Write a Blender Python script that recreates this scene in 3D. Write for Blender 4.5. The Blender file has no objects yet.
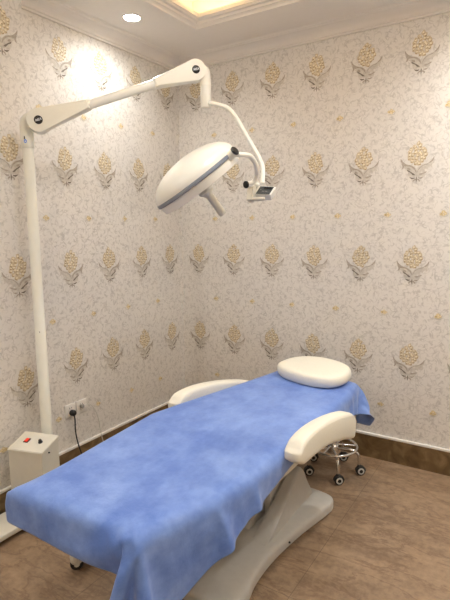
import bpy, bmesh, math, random
from mathutils import Vector, Matrix, Euler
random.seed(7)
SC = bpy.context.scene
COL = bpy.context.collection
V = Vector
PI = math.pi

# ------------------------------------------------------------------ materials
def new_mat(name):
    m = bpy.data.materials.new(name); m.use_nodes = True
    nt = m.node_tree
    b = nt.nodes['Principled BSDF']
    return m, nt, b

def simple(name, col, rough=.5, metal=0, coat=0, spec=.5, noise=0, nscale=30, bump=0):
    m, nt, b = new_mat(name)
    b.inputs['Roughness'].default_value = rough
    b.inputs['Metallic'].default_value = metal
    b.inputs['Coat Weight'].default_value = coat
    b.inputs['Specular IOR Level'].default_value = spec
    tc = nt.nodes.new('ShaderNodeTexCoord')
    n = nt.nodes.new('ShaderNodeTexNoise'); n.inputs['Scale'].default_value = nscale
    n.inputs['Detail'].default_value = 4
    nt.links.new(tc.outputs['Object'], n.inputs['Vector'])
    r = nt.nodes.new('ShaderNodeValToRGB')
    k = noise
    r.color_ramp.elements[0].position = .3; r.color_ramp.elements[1].position = .7
    r.color_ramp.elements[0].color = [c*(1-k) for c in col] + [1]
    r.color_ramp.elements[1].color = [min(1, c*(1+k)) for c in col] + [1]
    nt.links.new(n.outputs['Fac'], r.inputs['Fac'])
    nt.links.new(r.outputs['Color'], b.inputs['Base Color'])
    if bump:
        bp = nt.nodes.new('ShaderNodeBump'); bp.inputs['Strength'].default_value = bump
        bp.inputs['Distance'].default_value = .002
        nt.links.new(n.outputs['Fac'], bp.inputs['Height']); nt.links.new(bp.outputs['Normal'], b.inputs['Normal'])
    return m

def emit(name, col, strength):
    m, nt, b = new_mat(name)
    b.inputs['Base Color'].default_value = (*col, 1)
    b.inputs['Emission Color'].default_value = (*col, 1)
    b.inputs['Emission Strength'].default_value = strength
    return m

def paper_mat():
    m, nt, b = new_mat('wallpaper')
    N, L = nt.nodes, nt.links
    tc = N.new('ShaderNodeTexCoord')
    warp = N.new('ShaderNodeTexNoise'); warp.inputs['Scale'].default_value = 16; warp.inputs['Detail'].default_value = 1
    L.new(tc.outputs['Object'], warp.inputs['Vector'])
    mx = N.new('ShaderNodeVectorMath'); mx.operation = 'MULTIPLY_ADD'
    L.new(warp.outputs['Color'], mx.inputs[0]); mx.inputs[1].default_value = (.05, .05, .05)
    L.new(tc.outputs['Object'], mx.inputs[2])
    n1 = N.new('ShaderNodeTexNoise'); n1.inputs['Scale'].default_value = 36; n1.inputs['Detail'].default_value = 1.5
    L.new(mx.outputs[0], n1.inputs['Vector'])
    # squiggle contours of the noise: the small embossed scrolls of the paper
    s = N.new('ShaderNodeMath'); s.operation = 'SUBTRACT'; L.new(n1.outputs['Fac'], s.inputs[0]); s.inputs[1].default_value = .47
    a = N.new('ShaderNodeMath'); a.operation = 'ABSOLUTE'; L.new(s.outputs[0], a.inputs[0])
    mr = N.new('ShaderNodeMapRange'); L.new(a.outputs[0], mr.inputs['Value'])
    mr.inputs['From Min'].default_value = .012; mr.inputs['From Max'].default_value = .085
    mr.inputs['To Min'].default_value = 1; mr.inputs['To Max'].default_value = 0
    n2 = N.new('ShaderNodeTexNoise'); n2.inputs['Scale'].default_value = 30; n2.inputs['Detail'].default_value = 2
    L.new(tc.outputs['Object'], n2.inputs['Vector'])
    mr2 = N.new('ShaderNodeMapRange'); L.new(n2.outputs['Fac'], mr2.inputs['Value'])
    mr2.inputs['From Min'].default_value = .36; mr2.inputs['From Max'].default_value = .60
    mu = N.new('ShaderNodeMath'); mu.operation = 'MULTIPLY'; L.new(mr.outputs[0], mu.inputs[0]); L.new(mr2.outputs[0], mu.inputs[1])
    n3 = N.new('ShaderNodeTexNoise'); n3.inputs['Scale'].default_value = 110; n3.inputs['Detail'].default_value = 3
    L.new(tc.outputs['Object'], n3.inputs['Vector'])
    c0 = N.new('ShaderNodeMix'); c0.data_type = 'RGBA'; L.new(n3.outputs['Fac'], c0.inputs['Factor'])
    c0.inputs['A'].default_value = (*PAPER_A, 1); c0.inputs['B'].default_value = (*PAPER_B, 1)
    c1 = N.new('ShaderNodeMix'); c1.data_type = 'RGBA'; L.new(mu.outputs[0], c1.inputs['Factor'])
    L.new(c0.outputs['Result'], c1.inputs['A']); c1.inputs['B'].default_value = (*PAPER_C, 1)
    L.new(c1.outputs['Result'], b.inputs['Base Color'])
    b.inputs['Roughness'].default_value = .62
    bp = N.new('ShaderNodeBump'); bp.inputs['Strength'].default_value = .25; bp.inputs['Distance'].default_value = .001
    L.new(mu.outputs[0], bp.inputs['Height']); L.new(bp.outputs['Normal'], b.inputs['Normal'])
    return m
PAPER_A = (.69, .655, .61); PAPER_B = (.79, .76, .715); PAPER_C = (.55, .52, .48)

def floor_mat():
    m, nt, b = new_mat('floor_marble_tile')
    N, L = nt.nodes, nt.links
    tc = N.new('ShaderNodeTexCoord')
    rot = N.new('ShaderNodeMapping'); rot.inputs['Rotation'].default_value = (0, 0, -.12)
    rot.inputs['Scale'].default_value = (1.0, 2.9, 1)
    L.new(tc.outputs['Object'], rot.inputs['Vector'])
    n = N.new('ShaderNodeTexNoise'); n.inputs['Scale'].default_value = 2.6; n.inputs['Detail'].default_value = 7; n.inputs['Roughness'].default_value = .62
    n.inputs['Distortion'].default_value = .6
    L.new(rot.outputs[0], n.inputs['Vector'])
    s = N.new('ShaderNodeMath'); s.operation = 'SUBTRACT'; L.new(n.outputs['Fac'], s.inputs[0]); s.inputs[1].default_value = .5
    a = N.new('ShaderNodeMath'); a.operation = 'ABSOLUTE'; L.new(s.outputs[0], a.inputs[0])
    v = N.new('ShaderNodeMapRange'); L.new(a.outputs[0], v.inputs['Value'])
    v.inputs['From Min'].default_value = .0; v.inputs['From Max'].default_value = .035
    v.inputs['To Min'].default_value = 1; v.inputs['To Max'].default_value = 0
    n2 = N.new('ShaderNodeTexNoise'); n2.inputs['Scale'].default_value = 24; n2.inputs['Detail'].default_value = 8; n2.inputs['Roughness'].default_value = .7
    L.new(tc.outputs['Object'], n2.inputs['Vector'])
    n3 = N.new('ShaderNodeTexNoise'); n3.inputs['Scale'].default_value = 3.0; n3.inputs['Detail'].default_value = 4
    L.new(rot.outputs[0], n3.inputs['Vector'])
    r = N.new('ShaderNodeValToRGB'); L.new(n2.outputs['Fac'], r.inputs['Fac'])
    e = r.color_ramp.elements; e[0].position = .32; e[0].color = (.155, .10, .062, 1); e[1].position = .68; e[1].color = (.43, .305, .195, 1)
    r3 = N.new('ShaderNodeValToRGB'); L.new(n3.outputs['Fac'], r3.inputs['Fac'])
    e = r3.color_ramp.elements; e[0].position = .35; e[0].color = (.20, .13, .08, 1); e[1].position = .65; e[1].color = (.41, .29, .185, 1)
    c = N.new('ShaderNodeMix'); c.data_type = 'RGBA'; c.inputs['Factor'].default_value = .5
    L.new(r.outputs[0], c.inputs['A']); L.new(r3.outputs[0], c.inputs['B'])
    vm = N.new('ShaderNodeMath'); vm.operation = 'MULTIPLY'; L.new(v.outputs[0], vm.inputs[0]); vm.inputs[1].default_value = .5
    c2 = N.new('ShaderNodeMix'); c2.data_type = 'RGBA'; L.new(vm.outputs[0], c2.inputs['Factor'])
    L.new(c.outputs['Result'], c2.inputs['A']); c2.inputs['B'].default_value = (.15, .085, .05, 1)
    # tile joints 0.8 m apart
    sep = N.new('ShaderNodeSeparateXYZ'); L.new(tc.outputs['Object'], sep.inputs[0])
    outs = []
    for ax, off in (('X', 1.715 - .8*3), ('Y', -.72 + .8*1)):
        ad = N.new('ShaderNodeMath'); ad.operation = 'SUBTRACT'; L.new(sep.outputs[ax], ad.inputs[0]); ad.inputs[1].default_value = off - 8
        md = N.new('ShaderNodeMath'); md.operation = 'MODULO'; L.new(ad.outputs[0], md.inputs[0]); md.inputs[1].default_value = .8
        lt = N.new('ShaderNodeMath'); lt.operation = 'LESS_THAN'; L.new(md.outputs[0], lt.inputs[0]); lt.inputs[1].default_value = .0035
        outs.append(lt)
    mxx = N.new('ShaderNodeMath'); mxx.operation = 'MAXIMUM'; L.new(outs[0].outputs[0], mxx.inputs[0]); L.new(outs[1].outputs[0], mxx.inputs[1])
    mj = N.new('ShaderNodeMath'); mj.operation = 'MULTIPLY'; L.new(mxx.outputs[0], mj.inputs[0]); mj.inputs[1].default_value = .5
    c3 = N.new('ShaderNodeMix'); c3.data_type = 'RGBA'; L.new(mj.outputs[0], c3.inputs['Factor'])
    L.new(c2.outputs['Result'], c3.inputs['A']); c3.inputs['B'].default_value = (.10, .065, .04, 1)
    L.new(c3.outputs['Result'], b.inputs['Base Color'])
    b.inputs['Roughness'].default_value = .38
    return m

def base_marble():
    m, nt, b = new_mat('baseboard_marble')
    N, L = nt.nodes, nt.links
    tc = N.new('ShaderNodeTexCoord')
    n = N.new('ShaderNodeTexNoise'); n.inputs['Scale'].default_value = 9; n.inputs['Detail'].default_value = 6; n.inputs['Distortion'].default_value = 1.4
    L.new(tc.outputs['Object'], n.inputs['Vector'])
    r = N.new('ShaderNodeValToRGB'); L.new(n.outputs['Fac'], r.inputs['Fac'])
    e = r.color_ramp.elements; e[0].position = .3; e[0].color = (.09, .055, .022, 1); e[1].position = .72; e[1].color = (.26, .175, .085, 1)
    x = e.new(.5); x.color = (.16, .10, .045, 1)
    L.new(r.outputs[0], b.inputs['Base Color']); b.inputs['Roughness'].default_value = .3
    return m

def sheet_mat():
    m, nt, b = new_mat('blue_nonwoven')
    N, L = nt.nodes, nt.links
    tc = N.new('ShaderNodeTexCoord')
    n = N.new('ShaderNodeTexNoise'); n.inputs['Scale'].default_value = 5.5; n.inputs['Detail'].default_value = 8; n.inputs['Roughness'].default_value = .68
    mp = N.new('ShaderNodeMapping'); mp.inputs['Scale'].default_value = (1, .75, 1)
    L.new(tc.outputs['Object'], mp.inputs['Vector']); L.new(mp.outputs[0], n.inputs['Vector'])
    r = N.new('ShaderNodeValToRGB'); L.new(n.outputs['Fac'], r.inputs['Fac'])
    e = r.color_ramp.elements; e[0].position = .38; e[0].color = (.085, .185, .56, 1); e[1].position = .68; e[1].color = (.225, .36, .76, 1)
    n2 = N.new('ShaderNodeTexNoise'); n2.inputs['Scale'].default_value = 160; n2.inputs['Detail'].default_value = 4
    L.new(tc.outputs['Object'], n2.inputs['Vector'])
    L.new(r.outputs[0], b.inputs['Base Color'])
    b.inputs['Roughness'].default_value = .6
    b.inputs['Sheen Weight'].default_value = .25
    n3 = N.new('ShaderNodeTexNoise'); n3.inputs['Scale'].default_value = 14; n3.inputs['Detail'].default_value = 5
    L.new(tc.outputs['Object'], n3.inputs['Vector'])
    ad = N.new('ShaderNodeMath'); ad.operation = 'MULTIPLY_ADD'; L.new(n2.outputs['Fac'], ad.inputs[0]); ad.inputs[1].default_value = .12
    L.new(n3.outputs['Fac'], ad.inputs[2])
    bp = N.new('ShaderNodeBump'); bp.inputs['Strength'].default_value = .35; bp.inputs['Distance'].default_value = .012
    L.new(ad.outputs[0], bp.inputs['Height']); L.new(bp.outputs['Normal'], b.inputs['Normal'])
    return m

M = {}
M['paper'] = paper_mat()
M['floor'] = floor_mat()
M['marble'] = base_marble()
M['sheet'] = sheet_mat()
M['plaster'] = simple('white_plaster', (.83, .79, .74), .7, noise=.01)
M['gold'] = simple('motif_gold', (.60, .50, .34), .5, noise=.12, nscale=60)
M['gold_light'] = simple('motif_gold_light', (.82, .74, .56), .45, noise=.1, nscale=60)
M['gold_dark'] = simple('motif_gold_dark', (.42, .32, .20), .5, noise=.15, nscale=60)
M['leaf'] = simple('motif_leaf', (.60, .56, .50), .55, noise=.15, nscale=50)
M['leaf_dark'] = simple('motif_leaf_dark', (.19, .16, .13), .55, noise=.2, nscale=70)
M['leaf_mid'] = simple('motif_leaf_mid', (.42, .37, .31), .55, noise=.15, nscale=70)
M['sprig'] = simple('motif_sprig', (.68, .55, .30), .5, noise=.15, nscale=60)
M['leather'] = simple('cream_leather', (.82, .79, .68), .42, noise=.02, nscale=90, bump=.08)
M['shell'] = simple('bed_shell', (.52, .50, .46), .42, noise=.03)
M['lamp'] = simple('cream_enamel', (.78, .77, .68), .3, coat=.3, noise=.01)
M['lamp_white'] = simple('white_enamel', (.86, .86, .80), .28, coat=.3, noise=.01)
M['grey_band'] = simple('blue_grey_rubber', (.20, .225, .27), .45)
M['box'] = simple('cream_box_paint', (.68, .65, .56), .45, noise=.02)
M['black'] = simple('black_plastic', (.012, .012, .012), .35)
M['dark'] = simple('dark_panel', (.045, .05, .052), .35)
M['darker'] = simple('display_panel', (.012, .014, .016), .2)
M['chrome'] = simple('chrome', (.75, .74, .72), .14, metal=1)
M['steel'] = simple('brushed_steel', (.5, .49, .47), .35, metal=1)
M['white'] = simple('white_plastic', (.80, .77, .72), .35)
M['greyplastic'] = simple('grey_plastic', (.32, .31, .28), .4)
M['rim'] = simple('caster_rim', (.62, .60, .55), .35)
M['rubber'] = simple('black_rubber', (.018, .017, .016), .55)
M['red'] = emit('lit_red_rocker', (.75, .03, .01), .25)
M['blue'] = simple('sticker_blue', (.08, .28, .78), .4)
M['badge_text'] = simple('badge_lettering', (.72, .74, .78), .4)
M['glass_lens'] = simple('lamp_diffuser', (.55, .55, .5), .25)
M['led'] = emit('warm_led', (1.0, .72, .34), 1)
M['lampglow'] = emit('ceiling_lamp_glow', (.98, .99, 1.0), 1)
M['downglow'] = emit('downlight_glow', (1.0, .95, .86), 1)

# ------------------------------------------------------------------ helpers
def tag(o, label=None, cat=None, group=None, kind=None):
    if label: o['label'] = label
    if cat: o['category'] = cat
    if group: o['group'] = group
    if kind: o['kind'] = kind
    return o

def link(name, bm, mats, parent=None, smooth=False, loc=None):
    """bmesh in WORLD coordinates -> one mesh object; origin moved to its own place"""
    if not isinstance(mats, (list, tuple)): mats = [mats]
    bmesh.ops.recalc_face_normals(bm, faces=bm.faces) if smooth != 'keep' else None
    me = bpy.data.meshes.new(name); 
    if parent is not None:
        mw = parent_world(parent)
        bm.transform(mw.inverted())
    bm.to_mesh(me); bm.free()
    for m in mats: me.materials.append(m)
    if smooth is True:
        for p in me.polygons: p.use_smooth = True
        try: me.set_sharp_from_angle(angle=math.radians(38))
        except Exception: pass
    o = bpy.data.objects.new(name, me); COL.objects.link(o)
    if parent is not None: o.parent = parent
    return o

def parent_world(p):
    m = Matrix.LocRotScale(p.location, p.rotation_euler, p.scale)
    while p.parent:
        p = p.parent; m = Matrix.LocRotScale(p.location, p.rotation_euler, p.scale) @ m
    return m

def empty(name, loc, label=None, cat=None, group=None, rz=0):
    o = bpy.data.objects.new(name, None); COL.objects.link(o)
    o.location = loc; o.rotation_euler = (0, 0, rz); o.empty_display_size = .1
    return tag(o, label, cat, group)

def copy_tree(o, parent=None):
    c = o.copy(); COL.objects.link(c)
    if parent: c.parent = parent
    for ch in list(o.children): copy_tree(ch, c)
    return c

def box(bm, lo, hi, mi=0, bevel=0):
    x0, y0, z0 = lo; x1, y1, z1 = hi
    v = [bm.verts.new(p) for p in ((x0,y0,z0),(x1,y0,z0),(x1,y1,z0),(x0,y1,z0),(x0,y0,z1),(x1,y0,z1),(x1,y1,z1),(x0,y1,z1))]
    fs = [bm.faces.new([v[i] for i in q]) for q in ((0,3,2,1),(4,5,6,7),(0,1,5,4),(1,2,6,5),(2,3,7,6),(3,0,4,7))]
    for f in fs: f.material_index = mi
    if bevel:
        es = list({e for f in fs for e in f.edges})
        r = bmesh.ops.bevel(bm, geom=es, offset=bevel, segments=3, affect='EDGES', profile=.5)
        for f in r['faces']: f.material_index = mi
    return v

def frame(d):
    d = V(d).normalized()
    a = V((0,0,1)) if abs(d.z) < .95 else V((1,0,0))
    u = d.cross(a).normalized(); w = d.cross(u).normalized()
    return u, w, d

def lathe(bm, c, axis, prof, n=32, mi=0, cap=True):
    """prof: list of (radius, distance along axis)"""
    c = V(c); u, w, d = frame(axis); rings = []
    for r, t in prof:
        if r < 1e-6: rings.append([bm.verts.new(c + d*t)])
        else: rings.append([bm.verts.new(c + d*t + (u*math.cos(2*PI*k/n) + w*math.sin(2*PI*k/n))*r) for k in range(n)])
    for a, b in zip(rings, rings[1:]):
        for k in range(n):
            k2 = (k+1) % n
            if len(a) == 1 and len(b) == 1: continue
            if len(a) == 1: f = bm.faces.new((a[0], b[k], b[k2]))
            elif len(b) == 1: f = bm.faces.new((a[k], b[0], a[k2]))
            else: f = bm.faces.new((a[k], b[k], b[k2], a[k2]))
            f.material_index = mi
    if cap:
        for r in (rings[0], rings[-1]):
            if len(r) > 1: f = bm.faces.new(r); f.material_index = mi

def cyl(bm, a, b, r, n=24, mi=0, bev=.002):
    a, b = V(a), V(b); L = (b-a).length
    lathe(bm, a, b-a, [(r-bev, 0), (r, bev), (r, L-bev), (r-bev, L)], n, mi)

def smooth_path(pts, rad=.05, n=7):
    """polyline with rounded corners"""
    pts = [V(p) for p in pts]; out = [pts[0]]
    for i in range(1, len(pts)-1):
        p = pts[i]; a = (pts[i-1]-p); b = (pts[i+1]-p)
        r = min(rad, a.length*.49, b.length*.49)
        s = p + a.normalized()*r; e = p + b.normalized()*r
        for k in range(n+1):
            t = k/n; out.append(s*(1-t)**2 + p*2*t*(1-t) + e*t*t)
    out.append(pts[-1]); return out

def tube(bm, pts, r, n=16, mi=0, cap=True):
    pts = [V(p) for p in pts]
    rs = r if isinstance(r, (list, tuple)) else [r]*len(pts)
    u = None; rings = []
    for i, p in enumerate(pts):
        d = ((pts[min(i+1, len(pts)-1)] - p).normalized() + (p - pts[max(i-1, 0)]).normalized()).normalized()
        if u is None: u = frame(d)[0]
        u = (u - d*u.dot(d)).normalized(); w = d.cross(u)
        rings.append([bm.verts.new(p + (u*math.cos(2*PI*k/n) + w*math.sin(2*PI*k/n))*rs[i]) for k in range(n)])
    for a, b in zip(rings, rings[1:]):
        for k in range(n):
            f = bm.faces.new((a[k], b[k], b[(k+1)%n], a[(k+1)%n])); f.material_index = mi
    if cap: 
        for q in (rings[0], rings[-1]): f = bm.faces.new(q); f.material_index = mi

def torus(bm, c, axis, R, r, n=48, k=12, mi=0):
    c = V(c); u, w, d = frame(axis); g = []
    for i in range(n):
        t = 2*PI*i/n; e = u*math.cos(t) + w*math.sin(t)
        g.append([bm.verts.new(c + e*(R + r*math.cos(2*PI*j/k)) + d*r*math.sin(2*PI*j/k)) for j in range(k)])
    for i in range(n):
        for j in range(k):
            f = bm.faces.new((g[i][j], g[(i+1)%n][j], g[(i+1)%n][(j+1)%k], g[i][(j+1)%k])); f.material_index = mi

def prism(bm, poly, z0, z1, mi=0, M4=None, bevel=0):
    """poly in local xy extruded in local z, M4 maps to world"""
    M4 = M4 or Matrix()
    a = [bm.verts.new(M4 @ V((x, y, z0))) for x, y in poly]
    b = [bm.verts.new(M4 @ V((x, y, z1))) for x, y in poly]
    fs = [bm.faces.new(a[::-1]), bm.faces.new(b)]
    n = len(a)
    for i in range(n): fs.append(bm.faces.new((a[i], a[(i+1)%n], b[(i+1)%n], b[i])))
    for f in fs: f.material_index = mi
    if bevel:
        es = list(fs[0].edges) + list(fs[1].edges)
        r = bmesh.ops.bevel(bm, geom=es, offset=bevel, segments=3, affect='EDGES', profile=.5)
        for f in r['faces']: f.material_index = mi

def spline(pts, n=8, closed=True):
    """Catmull-Rom through 2-D points"""
    out = []; m = len(pts)
    rng = range(m) if closed else range(m-1)
    for i in rng:
        P = [V(pts[(i+k) % m]) if closed else V(pts[min(max(i+k, 0), m-1)]) for k in (-1, 0, 1, 2)]
        for k in range(n):
            t = k/n
            out.append(.5*((2*P[1]) + (P[2]-P[0])*t + (2*P[0]-5*P[1]+4*P[2]-P[3])*t*t + (3*P[1]-P[0]-3*P[2]+P[3])*t**3))
    if not closed: out.append(V(pts[-1]))
    return [tuple(p) for p in out]

# ------------------------------------------------------------------ the room
X1, Y1 = 3.45, -4.3          # far sides of the room behind the camera
PX, PY0, PY1 = .10, -1.487, -2.6   # projecting pier of the left wall
ZC, ZS, ZT = 2.835, 2.905, 3.13    # cornice foot, soffit, tray ceiling

PAPER, GOLD, GLIGHT, GDARK, LEAF, LDARK, LMID, SPRIG = range(8)
PMATS = [M['paper'], M['gold'], M['gold_light'], M['gold_dark'], M['leaf'], M['leaf_dark'], M['leaf_mid'], M['sprig']]

CNT = [0]
def flat(bm, T, poly, lay, mi):
    CNT[0] = (CNT[0] + 1) % 400
    vs = [bm.verts.new(T(x, y, .0012 + lay*.0003 + CNT[0]*.000004)) for x, y in poly]
    try:
        f = bm.faces.new(vs); f.material_index = mi
    except ValueError: pass

def blob(cx, cy, rx, ry, a=0, n=9, wob=0, rnd=None):
    out = []
    for k in range(n):
        t = 2*PI*k/n; q = 1 + (rnd.uniform(-wob, wob) if rnd else 0)
        x, y = rx*q*math.cos(t), ry*q*math.sin(t)
        out.append((cx + x*math.cos(a) - y*math.sin(a), cy + x*math.sin(a) + y*math.cos(a)))
    return out

def ribbon(bm, T, pts, ws, lay, mi, sx=1):
    """tapered brush stroke"""
    P = spline(pts, 5, closed=False); n = len(P)
    L_, R_ = [], []
    for i, p in enumerate(P):
        a = V(P[max(i-1, 0)]); b = V(P[min(i+1, n-1)]); d = (b-a).normalized(); nn = V((-d.y, d.x))
        t = i/(n-1)*(len(ws)-1); k = min(int(t), len(ws)-2); w = ws[k]*(1-(t-k)) + ws[k+1]*(t-k)
        L_.append(V(p) + nn*w/2); R_.append(V(p) - nn*w/2)
    CNT[0] = (CNT[0] + 1) % 400
    z = .0008 + lay*.0003 + CNT[0]*.000004
    lv = [bm.verts.new(T(sx*p.x, p.y, z)) for p in L_]; rv = [bm.verts.new(T(sx*p.x, p.y, z)) for p in R_]
    for i in range(n-1):
        f = bm.faces.new((lv[i], rv[i], rv[i+1], lv[i+1])); f.material_index = mi

def motif(bm, T, seed=0):
    """thistle-like gold bloom in grey acanthus leaves; 0.2 m wide, 0.25 m tall"""
    rnd = random.Random(seed % 3); CNT[0] = 0
    # bloom: rows of ragged petals inside an egg
    for row, (yy, half, cnt) in enumerate(((-.008, .012, 2), (.008, .028, 3), (.025, .042, 5), (.043, .046, 5), (.061, .040, 4), (.079, .031, 4), (.096, .019, 2), (.111, .0, 1))):
        for k in range(cnt):
            x = (0 if cnt == 1 else -half + 2*half*k/(cnt-1)) + rnd.uniform(-.005, .005)
            y = yy + rnd.uniform(-.005, .005) + .002
            a = -x*6
            flat(bm, T, blob(x, y, .0125, .0145, a, 9, .25, rnd), 0, GOLD)
            flat(bm, T, blob(x + .004*math.copysign(1, x), y - .006, .0065, .0045, a + .5, 7, .3, rnd), 1, GDARK)
            flat(bm, T, blob(x - .001, y + .0015, .0066, .0062, a, 7, .35, rnd), 2, GLIGHT)
            if rnd.random() < .55: flat(bm, T, blob(x + rnd.uniform(-.005, .005), y + rnd.uniform(-.004, .006), .003, .0025, a, 6, .3, rnd), 3, GDARK)
    # leaves
    for s in (-1, 1):
        ribbon(bm, T, [(.004, -.082), (.012, -.052), (.036, -.030), (.066, -.020), (.088, .000), (.098, .026)], [.014, .032, .034, .026, .015, .002], 0, LEAF, s)
        ribbon(bm, T, [(.030, -.040), (.044, -.062), (.034, -.078), (.018, -.080)], [.012, .018, .014, .003], 0, LEAF, s)
        flat(bm, T, blob(.046*s, -.036, .012, .007, .5*s, 8, .2, rnd), 1, LMID if s < 0 else LEAF)
        flat(bm, T, blob(.072*s, -.012, .010, .006, .6*s, 8, .2, rnd), 1, LMID if s < 0 else LEAF)
        ribbon(bm, T, [(.002, -.060), (.014, -.036), (.038, -.018), (.066, -.010), (.090, .010), (.099, .030)], ([.003, .010, .008, .011, .010, .003] if s < 0 else [.002, .005, .003, .006, .010, .003]), 2, LMID, s)
        ribbon(bm, T, [(.088, .000), (.082, -.016), (.086, -.030), (.092, -.034)], [.010, .012, .008, .001], 1, LEAF if s > 0 else LMID, s)
        ribbon(bm, T, [(.070, -.024), (.060, -.036), (.064, -.046)], [.009, .010, .001], 1, LEAF, s)
        ribbon(bm, T, [(.010, -.074), (.022, -.068), (.036, -.056), (.052, -.046), (.058, -.038)] if s < 0 else [(.014, -.070), (.030, -.070), (.046, -.064), (.060, -.058)], [.003, .011, .006, .008, .001], 2, LDARK if s < 0 else LMID, s)
        ribbon(bm, T, [(.010, -.086), (.024, -.076), (.042, -.078), (.050, -.072)], [.004, .011, .012, .001], 1, LEAF, s)
        ribbon(bm, T, [(.010, -.092), (.026, -.094), (.042, -.086)], [.003, .010, .001], 2, LDARK if s < 0 else LMID, s)
        ribbon(bm, T, [(.002, -.100), (.012, -.104), (.020, -.112), (.014, -.116)], [.007, .009, .006, .001], 1, LMID, s)
        ribbon(bm, T, [(.094, .006), (.080, .002), (.070, -.006)], [.001, .006, .001], 2, LMID, s)
    ribbon(bm, T, [(0, -.04), (0, -.07), (.001, -.10), (0, -.122)], [.004, .010, .010, .002], 1, LEAF)
    ribbon(bm, T, [(0, -.088), (0, -.104), (0, -.120)], [.004, .006, .001], 2, LDARK)

def sprig(bm, T, seed=0):
    rnd = random.Random(seed)
    for (x, y, r) in ((0, .010, .011), (-.013, .0, .010), (.013, .002, .009), (0, -.006, .010)):
        flat(bm, T, blob(x, y, r, r*.9, 0, 8, .3, rnd), 0, SPRIG)
        flat(bm, T, blob(x, y, r*.4, r*.4, 0, 6, .3, rnd), 1, GDARK if x < 0 else GLIGHT)
    ribbon(bm, T, [(-.026, -.004), (-.014, -.014), (.004, -.018), (.022, -.012), (.028, .000)], [.001, .005, .005, .004, .001], 0, LEAF)

def quad(bm, pts, mi=0):
    f = bm.faces.new([bm.verts.new(p) for p in pts]); f.material_index = mi; return f

ZROWS = [2.635 - .64*k for k in range(4)]
def paper_motifs(bm, T, us, u_lo, u_hi, skip_row=()):
    """T(u, z, off) -> world; us: first motif u, step .336"""
    k = 0
    n0 = math.ceil((u_lo - us)/.336); n1 = math.floor((u_hi - us)/.336)
    for i in range(n0, n1+1):
        u = us + i*.336
        if u - u_lo > .1 and u_hi - u > .1:
            for z in ZROWS:
                motif(bm, lambda x, y, o, u=u, z=z: T(u+x, z+y-.003, o), i)
    for i in range(n0-1, n1+1):
        u = us + .168 + i*.336
        if u - u_lo > .03 and u_hi - u > .03:
            for z in [2.315 - .64*q for q in range(4)] :
                if z > .25: sprig(bm, lambda x, y, o, u=u, z=z: T(u+x, z+y, o), i)

# back wall (right side of the picture), plane y = 0
bm = bmesh.new()
quad(bm, ((0,0,0), (X1,0,0), (X1,0,3.2), (0,0,3.2)))
paper_motifs(bm, lambda u, z, o: V((u, -o, z)), .174, .0, X1)
tag(link('wall_back', bm, PMATS, smooth='keep'), kind='structure')
# left wall with its projecting pier
bm = bmesh.new()
quad(bm, ((0,0,0), (0,0,3.2), (0,PY0,3.2), (0,PY0,0)))
quad(bm, ((0,PY0,0), (0,PY0,3.2), (PX,PY0,3.2), (PX,PY0,0)))
quad(bm, ((PX,PY0,0), (PX,PY0,3.2), (PX,PY1,3.2), (PX,PY1,0)))
quad(bm, ((PX,PY1,0), (PX,PY1,3.2), (0,PY1,3.2), (0,PY1,0)))
quad(bm, ((0,PY1,0), (0,PY1,3.2), (0,Y1,3.2), (0,Y1,0)))
paper_motifs(bm, lambda u, z, o: V((o, -u, z)), .161, .0, -PY0)
def Tp(u, z, o): return V((PX+o, -u, z))
for i, u in enumerate((1.622, 1.958, 2.294)):
    for z in ZROWS: motif(bm, lambda x, y, o, u=u, z=z: Tp(u+x, z+y-.003, o), i)
    for z in (2.315, 1.675, 1.035, .395): sprig(bm, lambda x, y, o, u=u+.168, z=z: Tp(u+x, z+y, o), i)
tag(link('wall_left', bm, PMATS, smooth='keep'), kind='structure')
bm = bmesh.new(); quad(bm, ((X1,0,0), (X1,Y1,0), (X1,Y1,3.2), (X1,0,3.2)))
paper_motifs(bm, lambda u, z, o: V((X1-o, -u, z)), .161, .0, -Y1)
tag(link('wall_right', bm, PMATS, smooth='keep'), kind='structure')
bm = bmesh.new(); quad(bm, ((0,Y1,0), (0,Y1,3.2), (X1,Y1,3.2), (X1,Y1,0)))
tag(link('wall_front', bm, PMATS, smooth='keep'), kind='structure')
bm = bmesh.new(); box(bm, (-.12, Y1-.12, -.1), (X1+.12, .12, 0))
tag(link('floor', bm, M['floor']), kind='structure')

# ceiling: soffit ring + raised tray
TX0, TX1, TY0, TY1 = .605, 2.85, -.555, -3.75       # lip of the opening
CX0, CX1, CY0, CY1 = .42, 3.05, -.36, -3.95       # cove behind the lip
def ring(bm, a, b, za, zb, mi=0):
    A = [(a[0],a[2],za),(a[1],a[2],za),(a[1],a[3],za),(a[0],a[3],za)]
    B = [(b[0],b[2],zb),(b[1],b[2],zb),(b[1],b[3],zb),(b[0],b[3],zb)]
    for i in range(4):
        j = (i+1) % 4
        quad(bm, (A[i], A[j], B[j], B[i]), mi)
def rr(x0, x1, y0, y1, d): return (x0+d, x1-d, y0-d, y1+d)
bm = bmesh.new()
wall = (0, X1, 0, Y1); MW = .085; o0 = (TX0-MW, TX1+MW, TY0+MW, TY1-MW)
ring(bm, wall, o0, ZS, ZS)                                          # soffit
prev, pz = o0, ZS
for d, z in ((0, ZS-.012), (.018, ZS-.012), (.024, ZS-.002), (.036, ZS+.004), (.05, ZS+.004), (.056, ZS+.016), (.082, ZS+.016), (.090, ZS+.024), (.10, ZS+.024), (.10, ZS+.05)):
    cur = rr(TX0-MW, TX1+MW, TY0+MW, TY1-MW, d*.85); ring(bm, prev, cur, pz, z); prev, pz = cur, z
cv = (CX0, CX1, CY0, CY1)
ring(bm, prev, cv, pz, pz); ring(bm, cv, cv, pz, ZT); 
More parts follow.
